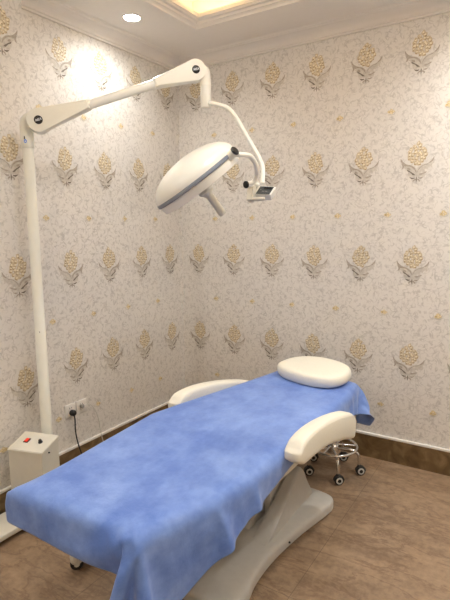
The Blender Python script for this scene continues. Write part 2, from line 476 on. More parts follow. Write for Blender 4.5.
quad(bm, ((CX0,CY0,ZT), (CX1,CY0,ZT), (CX1,CY1,ZT), (CX0,CY1,ZT)))
tag(link('ceiling', bm, M['plaster'], smooth='keep'), kind='structure')

# cornice and baseboards swept along the wall line, mitred at the corners
POLY = [(0,0), (X1,0), (X1,Y1), (0,Y1), (0,PY1), (PX,PY1), (PX,PY0), (0,PY0)]
def sweep(bm, seg, prof, mi=0):
    n = len(POLY)
    def inward(i):   # inward offset direction at vertex i (sum of the two edge normals)
        r = V((0,0))
        for a, b in ((POLY[i-1], POLY[i]), (POLY[i], POLY[(i+1)%n])):
            d = (V(b)-V(a)).normalized(); r += V((d.y, -d.x))
        return r
    i, j = seg, (seg+1) % n
    a, b, na, nb = V(POLY[i]), V(POLY[j]), inward(i), inward(j)
    ra = [bm.verts.new((a.x+na.x*d, a.y+na.y*d, z)) for d, z in prof]
    rb = [bm.verts.new((b.x+nb.x*d, b.y+nb.y*d, z)) for d, z in prof]
    for k in range(len(prof)-1):
        f = bm.faces.new((ra[k], rb[k], rb[k+1], ra[k+1])); f.material_index = mi[k] if isinstance(mi, list) else mi
cor = [(.0005, ZC-.004), (.012, ZC-.004), (.014, ZC+.006), (.022, ZC+.008)]
for k in range(7):
    t = k/6*PI/2; cor.append((.024 + .072*(1-math.cos(t)), ZC+.010 + .044*math.sin(t)))
cor += [(.100, ZC+.058), (.112, ZC+.060), (.116, ZC+.066), (.126, ZS-.0005)]
bp = [(.014, .0), (.014, .158), (.014, .160), (.016, .162), (.016, .174), (.0005, .176)]
bmi = [0, 0, 1, 1, 1]
for nm, n2, segs in (('trim_1', 'baseboard_back', (0,)), ('trim_2', 'baseboard_right', (1,)), ('trim_3', 'baseboard_front', (2,)), ('trim_4', 'baseboard_left', (3, 4, 5, 6, 7))):
    b1, b2 = bmesh.new(), bmesh.new()
    for s in segs: sweep(b1, s, cor); sweep(b2, s, bp, bmi)
    tag(link(nm, b1, M['plaster'], smooth='keep'), kind='structure')
    tag(link(n2, b2, [M['marble'], M['white']], smooth='keep'), kind='structure')

# LED strips in the cove (they give the yellow glow)
W = .06
LED = 5
for i, (lo, hi, where) in enumerate((((TX0-.12, CY0-.06, ZS+.052), (TX1+.12, CY0-.045, ZS+.062), 'along the back wall side'),
                              ((CX0+.045, TY1, ZS+.052), (CX0+.06, TY0, ZS+.062), 'along the left wall side'),
                              ((TX0-.12, CY1+.045, ZS+.052), (TX1+.12, CY1+.06, ZS+.062), 'along the front wall side'),
                              ((CX1-.06, TY1, ZS+.052), (CX1-.045, TY0, ZS+.062), 'along the right wall side'))):
    bm = bmesh.new(); box(bm, lo, hi)
    tag(link('led_strip', bm, M['led']), 'warm yellow LED strip in the ceiling recess, ' + where, 'light strip', 'LED strips in the ceiling recess')

def downlight(x, y, label, first=[None]):
    if first[0] is None:
        o = empty('ceiling_downlight', (x, y, ZS), label, 'ceiling light', 'recessed downlights')
        bm = bmesh.new(); lathe(bm, (x,y,ZS), (0,0,-1), [(.050, .0), (.050, .003), (.053, .006), (.060, .004), (.062, 0)], 32, cap=False)
        link('trim_ring', bm, M['white'], o, True)
        bm = bmesh.new(); lathe(bm, (x,y,ZS), (0,0,-1), [(.0, .003), (.051, .0025)], 32, cap=False)
        link('light_lens', bm, M['downglow'], o)
        first[0] = o
    else:
        o = copy_tree(first[0]); o.location = (x, y, ZS); o['label'] = label
    L = bpy.data.lights.new('downlight_beam', 'SPOT'); L.energy = DOWN; L.color = (1, .985, .95)
    L.spot_size = math.radians(160); L.spot_blend = 1.0; L.shadow_soft_size = .035
    lo = bpy.data.objects.new('downlight_beam', L); COL.objects.link(lo); lo.location = (0, 0, -.012); lo.parent = o
    return o
DOWN = 21
downlight(.30, -.84, 'round white recessed downlight glowing in the ceiling border above the left wall, nearest the corner')
downlight(2.45, -.42, 'round white recessed downlight in the ceiling border above the back wall')
downlight(.30, -3.2, 'round white recessed downlight in the ceiling border near the front wall and left wall')
downlight(3.15, -.84, 'round white recessed downlight in the ceiling border near the right wall and back wall')
downlight(3.15, -3.2, 'round white recessed downlight in the ceiling border near the right wall and front wall')

lampc = (1.72, -1.85, ZT)
cl = empty('ceiling_lamp', lampc, 'round flush ceiling lamp in the middle of the raised ceiling tray', 'ceiling light')
bm = bmesh.new(); lathe(bm, lampc, (0,0,-1), [(.30, 0), (.30, .05), (.285, .055)], 48, cap=False)
link('lamp_frame', bm, M['white'], cl, True)
bm = bmesh.new(); lathe(bm, lampc, (0,0,-1), [(.285, .055), (.22, .075), (.1, .085), (0, .087)], 48, cap=False)
link('lamp_shade', bm, M['lampglow'], cl, True)

def set_em(m, s): M[m].node_tree.nodes['Principled BSDF'].inputs['Emission Strength'].default_value = s
set_em('led', 15); set_em('lampglow', 12.5); set_em('downglow', 30)

# ------------------------------------------------------------------ treatment bed
OUT = [(.928,-2.29),(.935,-2.1),(.905,-1.8),(.875,-1.43),(.92,-1.2),(1.0,-.85),(1.09,-.38),
       (1.64,-.38),(1.665,-.6),(1.67,-1.2),(1.665,-1.5),(1.66,-1.75),(1.63,-1.96),(1.585,-2.1),(1.54,-2.265)]
bed = empty('treatment_bed', (1.29, -1.25, 0), 'cream beauty treatment bed under the blue sheet, on a moulded plastic base', 'bed')
def outline_inset(d):
    out = []
    for x, y in OUT:
        yy = y + d if y < -2.2 else (y - d if y > -.45 else y)
        out.append((x + math.copysign(d, 1.29 - x), yy))
    return out
bm = bmesh.new(); rings = []
for d, z in ((.03, .51), (.008, .515), (.006, .53), (.006, .60), (.01, .62), (.02, .633), (.04, .641), (.07, .644)):
    rings.append([bm.verts.new((x, y, z)) for x, y in outline_inset(d)])
n = len(OUT)
for a, b in zip(rings, rings[1:]):
    for i in range(n): bm.faces.new((a[i], a[(i+1)%n], b[(i+1)%n], b[i]))
bm.faces.new(rings[0]); bm.faces.new(rings[-1])
link('mattress', bm, M['leather'], bed, True)
bm = bmesh.new(); box(bm, (1.03, -2.1, .46), (1.53, -.55, .509), bevel=.008); link('bed_frame', bm, M['shell'], bed, True)

# base plate: hourglass moulding, lip and crowned top
bc = spline([(1.30,-.715), (1.50,-.712), (1.615,-.735), (1.645,-.80), (1.632,-.90), (1.592,-1.10), (1.568,-1.28), (1.560,-1.43), (1.568,-1.56), (1.588,-1.66), (1.57,-1.745), (1.49,-1.785),
             (1.28,-1.79), (1.07,-1.785), (.985,-1.74), (.972,-1.64), (1.0,-1.43), (.998,-1.28), (.975,-1.10), (.945,-.90), (.94,-.80), (.975,-.735), (1.09,-.712)], 5)
bm = bmesh.new(); rings = []; cc = V((1.29, -1.25))
for s, z in ((.985, .012), (1.0, .016), (1.0, .046), (.988, .060), (.955, .068), (.86, .074), (.55, .082), (.25, .085)):
    off = 1 - s
    rings.append([bm.verts.new((cc.x + (x-cc.x)*s, cc.y + (y-cc.y)*(1 - off*.6), z)) for x, y in bc])
n = len(bc)
for a, b in zip(rings, rings[1:]):
    for i in range(n): bm.faces.new((a[i], a[(i+1)%n], b[(i+1)%n], b[i]))
bm.faces.new(rings[0]); bm.faces.new(rings[-1])
bp_ = link('base_plate', bm, M['shell'], bed, True)
for (x, y) in ((1.53,-.80), (1.05,-.80), (1.48,-1.70), (1.10,-1.70)):
    b2 = bmesh.new(); cyl(b2, (x,y,0), (x,y,.02), .028, 20); link('foot_pad', b2, M['rubber'], bed, True)
b2 = bmesh.new(); lathe(b2, (1.577,-1.22,.036), (1,.1,0), [(.005,-.004),(.005,.004),(.003,.005)], 12); link('screw', b2, M['black'], bed, True)

def fin(xc, half, pts):
    """moulded wedge-shaped cover: side profile (y, z) with thickness that narrows upwards"""
    b = bmesh.new(); P = spline(pts, 6)
    R = []
    zmin = min(p[1] for p in P); zmax = max(p[1] for p in P)
    cy = sum(p[0] for p in P)/len(P); cz = sum(p[1] for p in P)/len(P)
    for xo, s in ((-half, .90), (-half*.8, .97), (-half*.45, 1.0), (half*.45, 1.0), (half*.8, .97), (half, .90)):
        R.append([b.verts.new((xc + xo*(1.0 - .35*(z-zmin)/(zmax-zmin)), cy+(y-cy)*s, max(cz+(z-cz)*s, .05))) for y, z in P])
    m = len(P)
    for a, c in zip(R, R[1:]):
        for i in range(m): b.faces.new((a[i], a[(i+1)%m], c[(i+1)%m], c[i]))
    b.faces.new(R[0]); b.faces.new(R[-1])
    return b
FIN = [(-1.37,.066), (-1.30,.098), (-1.10,.20), (-.98,.27), (-.92,.285), (-.875,.25), (-.83,.17), (-.775,.085), (-.80,.062), (-1.1,.060)]
link('side_cover', fin(1.475, .045, FIN), M['shell'], bed, True)
link('side_cover', fin(1.105, .045, FIN), M['shell'], bed, True)
# lifting arm panel and column between the covers
Mx = Matrix(((0,0,1,0),(1,0,0,0),(0,1,0,0),(0,0,0,1)))
bm = bmesh.new(); prism(bm, [(-1.30,.08), (-1.12,.08), (-.98,.46), (-1.12,.46)], 1.19, 1.39, M4=Mx, bevel=.008); link('lifting_column', bm, M['shell'], bed, True)
bm = bmesh.new(); prism(bm, [(-1.13,.085), (-.84,.085), (-1.0,.40), (-1.16,.40)], 1.37, 1.425, M4=Mx, bevel=.008); link('lifting_arm', bm, M['white'], bed, True)

# armrest pads: long curved leather cushions
def arm_pad(xc, ys, side, name='armrest'):
    """loft along y: stations (y, z_bottom, z_top, half width)"""
    b = bmesh.new(); R = []
    for k, (y, zb, zt, hw) in enumerate(ys):
        cz, hz = (zb+zt)/2, (zt-zb)/2; ring_ = []
        for q in range(28):
            t = 2*PI*q/28; e = .42
            cx_, sz_ = math.cos(t), math.sin(t)
            ring_.append(b.verts.new((xc + side*XB(y) + math.copysign(abs(cx_)**e, cx_)*hw, y, cz + math.copysign(abs(sz_)**e, sz_)*hz)))
        R.append(ring_)
    for a, c in zip(R, R[1:]):
        for i in range(28): b.faces.new((a[i], a[(i+1)%28], c[(i+1)%28], c[i]))
    b.faces.new(R[0]); b.faces.new(R[-1])
    return b
def XB(y): return 0.02*math.sin((y+1.25)*3)
core = [(-1.475,.612,.665), (-1.45,.592,.692), (-1.41,.588,.706), (-1.33,.588,.714), (-1.22,.583,.710), (-1.10,.562,.695), (-.98,.530,.672), (-.90,.503,.650), (-.850,.490,.620)]
cs = spline([(a, b) for a, b, c in core], 3, False); ct = spline([(a, c) for a, b, c in core], 3, False)
st = []
N_ = len(cs)
for i, (p, q) in enumerate(zip(cs, ct)):
    st.append((p[0], p[1], q[1], .042))
def cap_round(st):
    """close the ends softly"""
    (y, zb, zt, hw) = st[0]; m = (zb+zt)/2
    head = [(y-.018, m-(m-zb)*.55, m+(zt-m)*.55, hw*.55), (y-.012, m-(m-zb)*.82, m+(zt-m)*.82, hw*.85)]
    (y, zb, zt, hw) = st[-1]; m = (zb+zt)/2
    tail = [(y+.012, m-(m-zb)*.84, m+(zt-m)*.84, hw*.85), (y+.018, m-(m-zb)*.6, m+(zt-m)*.6, hw*.55)]
    return head + st + tail
for xc, side, dy in ((1.722, 1, 0), (.872, -1, .26)):
    pts = [(y+dy, a, b, h) for y, a, b, h in cap_round(st)]
    if side < 0: pts = [(y, a-.022, b-.022, h) for y, a, b, h in pts]
    def XB(y, dy=dy): return 0.018*math.sin((y-dy+1.25)*3.2)
    if side < 0:
        def XB(y): return -(y+1.15)*.22
    o = link('armrest', arm_pad(xc, pts, side), M['leather'], bed, True)
    # piping seam along the upper outer edge
    b2 = bmesh.new()
    tube(b2, [V((xc + side*XB(y) + side*h*.93, y, t-.016)) for y, bb, t, h in pts[2:-2]], .0016, 6)
    link('seam_piping', b2, M['leather'], o, True)
    b2 = bmesh.new()
    xi = xc - side*.05; xin = 1.60 if side > 0 else 1.05
    tube(b2, [(xc + side*XB(-1.2+dy), -1.2+dy, .575), (xin, -1.2+dy, .575)], .011, 12)
    link('armrest_bracket', b2, M['steel'], o, True)

# ------------------------------------------------------------------ blue disposable sheet (draped cloth, stored as a grid of points)
# steps from one cloth point to the next, half millimetres, x y z in turn
SHEET = [
1804,-4596,1020,46,-2,-1,43,1,0,48,-2,0,44,4,-3,44,2,-1,43,0,-2,46,1,2,47,-1,-2,44,0,-3,43,-1,1,47,0,-1,45,0,-3,44,-1,1,45,0,-3,45,0,0,46,0,1,43,0,-2,47,1,1,44,1,0,44,3,-1,45,4,1,43,5,0,46,7,1,42,9,0,49,11,-11,48,4,-12,50,-7,-12,-22,-38,-19,-43,-21,-17,-12,-42,-20,24,-27,-34,30,-1,-42,13,19,-41,-9,30,-41,-17,24,-39,-14,27,-39,-1,27,-41,15,19,-46,19,6,-45,16,-2,-46,19,-10,-47,13,-14,-44,12,-16,-46,11,-13,-46,
-1273,-8,751,45,-1,2,44,1,-4,44,0,-1,47,4,-1,43,0,-2,46,2,0,43,-2,-2,44,0,-1,46,-2,-1,43,-1,0,46,-2,1,44,-1,-3,46,0,-1,46,0,-1,42,-1,-1,44,0,0,46,-1,1,46,-1,-2,42,0,-1,46,1,-1,45,2,3,44,4,-3,46,8,4,44,12,-2,45,19,-9,47,5,-12,47,0,-13,-14,-44,-15,-40,-27,-18,4,-40,-26,31,-12,-39,24,12,-42,3,26,-42,-14,26,-38,-19,26,-41,-2,29,-40,12,14,-45,20,4,-46,20,-6,-45,13,-10,-44,15,-16,-46,13,-16,-44,11,-15,-44,20,-17,-40,
-1305,17,754,44,2,1,45,2,-2,44,1,-2,44,3,-1,45,-1,0,43,1,-1,44,-3,-3,46,0,0,45,-1,-1,42,-1,-1,47,2,-1,42,3,0,47,0,-4,44,2,0,45,-1,-1,42,2,0,47,-1,-2,42,0,1,47,-5,0,43,-4,1,45,-2,-2,45,-1,0,43,0,2,44,13,0,44,19,-10,44,19,-12,49,2,-11,-10,-46,-15,-31,-33,-22,22,-31,-29,29,6,-41,16,17,-44,-7,28,-38,-18,26,-38,-8,28,-42,16,13,-44,20,0,-43,18,-9,-46,14,-14,-44,13,-15,-46,10,-16,-44,16,-17,-43,18,-14,-40,20,-14,-36,
-1338,35,753,44,9,0,43,2,-1,45,2,-2,43,1,1,43,0,-2,45,-2,-2,44,-1,-2,47,2,1,44,-1,-1,45,3,-3,43,1,0,44,3,-1,45,1,0,42,3,-3,46,-1,0,44,3,-1,44,1,-1,44,1,-2,46,-3,1,42,-2,-2,45,-6,2,46,-4,2,42,3,-3,45,-10,1,44,14,-12,45,13,-11,44,24,-6,-7,-43,-15,-11,-43,-24,30,-6,-35,27,11,-44,3,24,-42,-15,25,-37,-12,29,-37,19,10,-47,16,-4,-43,17,-14,-44,14,-14,-44,12,-18,-45,14,-15,-44,16,-13,-42,19,-11,-40,22,-10,-40,26,-8,-34,
-1384,59,753,44,-9,1,44,2,0,45,1,-2,43,2,-2,45,1,-1,43,0,-3,46,2,0,41,1,-2,47,3,-1,43,2,0,45,3,-3,43,2,-1,43,3,1,44,-3,-1,44,6,-4,46,3,1,43,2,-2,45,2,-1,43,0,0,47,-1,-1,44,-2,0,41,-9,2,45,-2,0,42,2,-1,48,-18,-8,44,15,-10,33,32,-9,-17,-37,-21,34,-13,-33,32,-19,-28,20,15,-43,-11,29,-38,-11,27,-39,19,1,-44,16,-9,-44,11,-17,-45,14,-14,-41,17,-14,-45,16,-10,-43,18,-9,-42,24,-7,-42,19,-4,-41,24,1,-39,20,3,-39,
-1425,44,761,43,-3,0,45,2,-1,43,1,-1,44,2,1,45,1,-2,43,1,-2,45,0,-3,43,2,2,45,1,-1,43,0,-2,45,1,-1,43,0,-2,43,2,1,47,1,-4,43,1,0,44,2,0,43,1,-2,43,2,-1,44,1,-2,44,2,1,44,1,-1,43,1,0,44,6,-6,42,-12,8,47,-10,-7,45,-14,-11,22,41,-6,27,-30,-29,26,9,-36,33,-25,-25,10,22,-43,-15,27,-37,18,-4,-43,12,-17,-44,16,-13,-43,16,-9,-45,18,-7,-43,21,-4,-43,17,-3,-44,19,1,-45,18,5,-39,15,7,-45,12,9,-43,8,14,-41,
-1409,26,721,16,-5,39,43,-5,9,45,1,-2,43,2,-1,46,1,-2,41,-1,-2,45,1,-1,45,1,-1,44,1,-1,43,1,0,45,-1,-1,42,3,0,44,-2,-2,43,3,0,46,0,0,43,-1,-2,43,1,1,44,-1,-2,44,1,1,44,0,0,43,-1,-2,46,2,2,43,0,-3,43,1,0,45,4,-15,44,-20,-1,43,-16,-1,24,24,-34,34,-4,-35,33,-19,-26,-9,25,-39,16,-13,-43,19,-9,-44,17,-4,-45,18,0,-43,17,2,-45,14,1,-47,12,5,-42,11,6,-46,10,7,-46,6,7,-43,4,11,-45,3,8,-44,-1,11,-42,
-1401,17,703,42,-5,16,35,1,29,43,-2,5,43,-1,0,45,3,1,43,-1,1,43,1,0,46,0,1,42,-1,-1,43,1,0,46,1,0,42,-1,0,43,0,-1,46,0,0,44,3,0,44,-3,-1,44,3,1,44,-3,-1,40,1,0,46,1,0,42,1,0,45,0,0,44,0,-1,44,-2,0,43,-2,-1,45,-10,-7,45,-10,-17,47,-15,0,37,-6,-30,31,-2,-37,13,2,-47,13,4,-47,10,5,-46,9,6,-47,8,4,-46,6,4,-47,5,7,-45,4,4,-46,4,4,-46,0,6,-46,-2,4,-44,3,6,-44,1,10,-43,1,11,-43,
-1354,16,667,35,-1,27,34,-1,28,44,1,8,41,0,6,44,-2,-1,46,0,0,40,3,0,44,0,0,45,-1,0,43,2,0,44,-2,0,44,2,0,43,-2,0,45,0,0,41,0,1,47,2,-1,42,0,0,45,0,-2,42,1,0,42,0,-1,46,0,0,43,2,0,43,-1,0,43,-2,0,44,0,0,45,-8,-2,46,-13,0,50,-13,-3,44,-10,-27,25,1,-41,-3,2,-48,3,2,-46,4,4,-49,5,1,-47,5,4,-45,4,4,-48,4,6,-44,5,3,-45,3,8,-44,4,7,-47,3,6,-43,4,12,-43,3,9,-43,3,13,-42,
-1320,10,634,28,0,34,35,-1,28,42,-1,10,42,0,5,43,1,-1,44,0,0,45,1,0,43,1,0,44,-1,0,41,0,0,45,1,0,44,0,0,43,-1,0,43,0,0,44,0,0,41,2,0,46,-2,1,41,2,1,46,-2,0,43,3,1,43,-2,-1,42,0,0,45,2,0,43,-2,-1,45,0,0,43,-3,0,44,-12,-3,49,-11,-4,41,-8,-16,36,-6,-32,13,-1,-46,-3,4,-50,1,3,-45,1,3,-45,2,6,-48,2,7,-45,1,2,-45,3,7,-44,2,6,-46,2,9,-45,3,9,-43,3,10,-43,3,9,-43,3,14,-42,
-1307,-2,606,26,1,35,34,0,29,42,-1,12,42,0,2,44,0,0,41,0,0,45,2,0,42,1,0,45,-3,0,43,3,0,44,0,0,42,-1,0,44,1,0,42,1,0,44,-3,0,42,1,1,44,0,-1,44,1,1,44,1,-1,41,1,1,45,-2,-1,44,-1,0,42,2,0,42,0,0,46,0,0,42,-1,0,46,-4,0,43,-12,-6,47,-12,-3,37,-5,-27,24,-4,-41,2,2,-46,2,5,-47,2,5,-47,1,6,-44,3,5,-47,0,5,-45,3,5,-43,2,10,-46,5,7,-44,4,7,-42,0,10,-45,2,12,-40,2,12,-42,
-1320,-7,576,26,0,34,32,-1,30,42,0,15,41,0,0,45,0,0,42,1,0,44,-1,0,43,0,0,44,0,0,43,0,0,42,1,0,44,2,0,41,-2,0,45,1,0,42,0,0,43,1,0,43,-1,0,44,3,0,44,-1,0,43,-1,0,42,2,0,42,0,0,43,-1,0,45,1,0,41,0,0,46,-3,0,42,1,0,46,-6,-2,43,-12,-4,45,-7,-14,30,-7,-38,14,0,-41,3,6,-47,4,4,-45,2,6,-46,2,3,-45,2,8,-44,2,5,-46,2,8,-41,3,8,-44,-3,11,-42,1,10,-44,2,12,-41,2,13,-40,
-1333,-13,545,26,-2,33,32,0,32,40,1,14,42,0,0,44,-2,0,42,0,0,44,1,0,42,1,0,44,0,0,42,0,0,44,1,0,42,-1,0,44,0,0,42,1,0,43,1,0,42,-2,0,45,1,0,44,2,0,41,-2,0,43,0,0,43,0,0,44,2,0,43,-1,0,43,-1,0,43,0,0,40,1,0,43,-1,0,45,0,0,44,-9,-3,46,-10,-8,37,-5,-25,22,-2,-39,7,3,-46,0,6,-45,-1,6,-45,3,6,-45,1,7,-42,4,8,-45,2,7,-43,5,8,-43,6,9,-45,2,11,-41,2,11,-40,2,12,-43,
-1354,-22,519,28,1,32,28,0,33,40,0,15,45,0,-1,43,0,0,43,-2,0,42,1,0,42,2,0,44,-2,0,41,0,0,44,3,0,41,-2,0,43,3,0,43,-1,0,45,-2,0,42,1,0,43,1,0,41,1,0,44,1,0,43,0,0,43,-3,0,41,3,0,45,0,0,43,-2,0,42,1,0,41,0,0,46,0,0,42,-1,0,41,1,0,46,-7,-4,42,-9,-16,31,-3,-33,13,1,-43,-1,7,-44,6,4,-45,0,8,-43,4,4,-44,5,9,-44,2,6,-45,5,10,-40,-3,9,-44,3,12,-40,3,12,-43,3,10,-40,
-1372,-26,482,25,-2,35,28,-1,34,41,0,17,40,2,0,43,-1,0,45,1,0,43,1,0,43,-2,0,41,1,0,43,2,0,43,0,0,41,-1,0,45,1,0,43,1,0,42,-2,0,42,0,0,44,2,0,42,-1,0,44,2,0,43,-1,0,42,1,0,42,-3,0,45,2,0,42,0,0,42,0,0,43,0,0,44,0,0,43,1,0,44,-2,0,41,1,-3,43,-5,-4,40,-7,-25,25,1,-38,8,3,-44,-3,7,-42,2,5,-46,4,8,-44,4,9,-43,2,6,-42,5,9,-44,7,9,-40,1,10,-43,3,13,-41,2,11,-41,
-1398,-33,447,24,0,39,27,1,33,37,-3,18,44,1,3,44,0,0,43,1,0,42,1,0,42,-2,0,43,2,0,44,0,0,43,0,0,43,-1,0,43,1,0,41,-1,0,44,0,0,42,2,0,43,-1,0,42,0,0,45,0,0,42,0,0,43,2,0,42,0,0,43,-2,0,43,3,0,42,-1,0,44,-1,0,42,2,0,44,1,0,44,-1,0,42,0,0,43,2,-6,41,-4,-8,37,-2,-31,16,0,-40,5,3,-43,6,7,-46,3,8,-43,5,6,-42,2,10,-42,3,9,-44,-3,13,-43,1,10,-40,3,13,-43,4,12,-41,
-1417,-39,415,20,-4,37,25,1,34,39,-1,22,43,-1,1,42,1,3,44,2,0,41,-3,0,44,3,0,45,-2,0,40,1,0,45,1,0,42,1,0,44,0,0,43,1,0,42,-1,0,43,0,0,44,1,0,43,-1,0,42,0,0,42,2,0,44,-1,0,43,-2,0,43,1,0,44,1,0,41,0,0,45,0,0,42,0,0,42,1,0,43,0,0,45,1,0,41,-1,-2,45,1,-4,39,1,-19,26,2,-32,14,2,-42,7,6,-44,4,7,-46,3,7,-42,1,11,-45,-3,10,-42,4,9,-40,2,14,-42,4,10,-41,9,10,-44,
-1446,-44,381,17,0,39,26,-3,36,36,1,23,43,-1,3,42,3,3,44,-1,0,42,0,0,44,1,0,44,-1,0,42,1,0,43,-1,0,42,2,0,44,0,0,42,0,0,45,-2,0,43,0,0,42,2,0,44,-1,0,42,0,0,45,1,0,42,0,0,42,2,0,45,-1,0,42,1,0,42,-2,0,45,2,0,42,0,0,42,-2,0,45,3,0,42,-2,0,44,0,0,41,1,-5,44,1,-7,33,3,-25,23,4,-37,5,10,-41,4,10,-45,8,4,-42,-3,14,-44,3,8,-42,6,10,-43,7,9,-41,11,7,-40,11,7,-42,
-1483,-39,345,16,-4,41,23,1,35,37,-2,25,40,2,4,44,0,4,45,-1,0,41,1,0,42,0,0,45,0,0,43,1,0,43,1,0,42,-2,0,43,0,0,45,2,0,44,-1,0,43,2,0,42,0,0,43,-3,0,42,1,0,44,1,0,44,-1,0,44,0,0,42,1,0,42,1,0,42,0,0,45,-1,0,41,1,0,44,-1,0,43,2,0,44,-1,0,42,0,0,44,1,-2,43,1,-2,40,0,-19,31,3,-32,15,7,-38,1,14,-41,5,10,-44,12,10,-38,11,7,-43,10,4,-42,16,1,-40,15,3,-43,12,4,-40,
-1540,-16,309,14,-3,42,23,0,37,34,0,25,43,-2,6,43,1,5,42,-1,0,42,3,0,44,0,0,45,-1,0,42,0,0,43,2,0,45,-2,0,41,0,0,42,0,0,44,2,0,43,0,0,45,-1,0,44,0,0,41,0,0,42,1,0,45,1,0,42,-2,0,42,1,0,45,-1,0,42,2,0,44,-2,0,44,1,0,44,0,0,43,1,0,41,0,0,45,1,0,43,-1,0,42,1,-5,43,1,-7,37,2,-26,23,2,-36,18,6,-41,12,4,-40,14,8,-41,12,6,-39,12,6,-41,13,7,-41,11,6,-42,12,9,-42,
-1576,-8,281,12,-4,40,20,-1,39,35,-1,29,41,1,7,44,0,5,43,0,0,41,-1,0,44,1,0,43,1,0,45,0,0,44,0,0,41,2,0,44,-2,0,43,2,0,42,0,0,44,0,0,44,-2,0,43,1,0,44,2,0,44,-2,0,42,2,0,42,0,0,44,0,0,44,0,0,44,-1,0,41,2,0,45,0,0,42,-1,0,44,1,0,43,-2,0,43,3,0,45,-2,0,41,3,-3,45,-1,-5,37,1,-19,29,2,-33,6,3,-43,9,7,-43,12,6,-39,18,6,-39,10,5,-43,8,8,-43,8,7,-40,8,2,-43,
-1555,0,268,10,-1,41,19,-1,40,33,-3,29,41,0,9,43,1,6,44,-1,0,43,1,0,41,1,0,46,1,0,44,-2,0,42,2,0,43,0,0,43,-2,0,44,3,0,42,-1,0,43,2,0,46,-3,0,42,3,0,43,-3,0,44,2,0,42,-1,0,43,2,0,44,-1,0,44,0,0,44,1,0,41,0,0,43,0,0,46,1,0,41,1,0,43,-1,0,46,-2,0,41,2,0,46,-1,-1,41,3,-4,41,0,-12,33,2,-31,14,3,-40,0,5,-42,4,5,-45,16,6,-39,3,7,-44,6,5,-40,8,5,-44,6,5,-41,
-1536,4,253,8,-1,40,16,-3,41,32,-2,31,41,0,13,43,2,4,44,-1,1,44,2,0,41,-1,0,46,0,0,42,-1,0,44,2,0,41,-2,0,45,2,0,44,-1,0,42,1,0,45,0,0,43,1,0,43,0,0,42,-1,0,45,0,0,42,1,0,45,1,0,44,-1,0,44,2,0,43,-2,0,41,2,0,44,-2,0,45,2,0,43,-2,0,43,1,0,43,1,0,43,0,0,45,1,0,43,-2,-5,43,1,-7,34,3,-24,21,3,-39,3,5,-43,4,4,-43,-2,7,-42,6,5,-42,7,4,-44,7,8,-41,9,3,-44,
-1535,9,239,6,-5,42,15,-3,40,30,-1,32,40,0,16,44,1,4,44,2,1,42,0,0,45,-1,0,44,-1,0,42,3,0,44,1,0,43,-1,0,45,1,0,41,-1,0,45,0,0,41,1,0,45,-2,0,43,0,0,45,0,0,41,3,0,44,-1,0,44,-1,0,45,2,0,42,1,0,44,0,0,43,-2,0,45,1,0,42,1,0,44,-1,0,41,2,0,44,-1,0,44,-2,0,43,2,0,43,-1,-3,45,1,-4,37,1,-19,28,4,-34,11,4,-45,-2,5,-42,4,6,-41,4,7,-43,4,4,-43,4,4,-44,5,7,-43,
-1537,9,220,4,-5,43,13,-1,41,28,-2,33,41,-1,19,43,3,3,43,-1,2,44,1,0,44,1,0,43,-2,0,45,1,0,41,0,0,45,-1,0,43,0,0,44,1,0,45,-1,0,41,1,0,44,1,0,43,-1,0,44,3,0,45,-1,0,43,-1,0,44,-1,0,43,2,0,43,2,0,44,-3,0,42,2,0,43,0,0,46,0,0,44,0,0,42,-1,0,43,2,0,45,0,0,44,0,0,42,-1,0,44,1,-5,41,2,-13,31,0,-31,17,3,-41,6,7,-43,4,4,-43,3,6,-42,3,5,-44,4,6,-42,3,5,-43,
-1547,13,201,-2,-3,43,13,-2,43,27,-1,33,39,-3,21,44,3,3,42,-2,3,45,2,0,41,0,0,47,0,0,41,-1,0,43,2,0,46,-1,0,43,2,0,42,0,0,45,-3,0,43,2,0,43,1,0,44,1,0,44,-1,0,45,-2,0,41,3,0,45,0,0,42,0,0,44,-1,0,44,0,0,45,1,0,43,-1,0,44,1,0,44,1,0,41,-1,0,45,1,0,42,-1,0,46,0,0,43,2,0,42,-2,-4,45,3,-8,35,1,-26,22,1,-39,1,6,-43,1,6,-43,2,3,-41,3,8,-44,3,6,-42,3,3,-46,
-1548,16,184,1,-4,43,9,-3,42,27,-2,37,36,0,22,45,1,5,43,0,3,44,2,0,43,-3,0,43,1,0,45,0,0,42,1,0,44,0,0,46,0,0,42,1,0,44,1,0,44,-2,0,44,0,0,42,0,0,44,1,0,44,2,0,42,0,0,45,-2,0,43,1,0,43,0,0,46,1,0,42,1,0,46,-1,0,41,0,0,43,1,0,46,0,0,43,-1,0,44,0,0,43,0,0,44,1,0,45,0,-3,44,-1,-4,37,2,-21,27,3,-34,9,3,-43,-1,7,-44,1,5,-41,3,6,-44,4,4,-45,5,8,-40,
-1564,16,161,4,-4,42,8,-5,45,23,-1,37,37,-1,24,44,2,6,43,0,4,44,-1,0,42,1,0,45,1,0,44,-1,0,43,0,0,44,1,0,45,-1,0,43,2,0,43,0,0,44,1,0,42,-1,0,45,0,0,45,0,0,43,1,0,44,-1,0,43,0,0,45,0,0,42,2,0,43,-1,0,45,0,0,45,0,0,42,1,0,44,-1,0,44,2,0,42,-1,0,44,1,0,44,0,0,45,0,0,42,0,0,46,1,-4,39,-2,-15,33,3,-30,17,3,-41,2,6,-46,9,2,-40,8,4,-45,7,3,-41,6,4,-43,
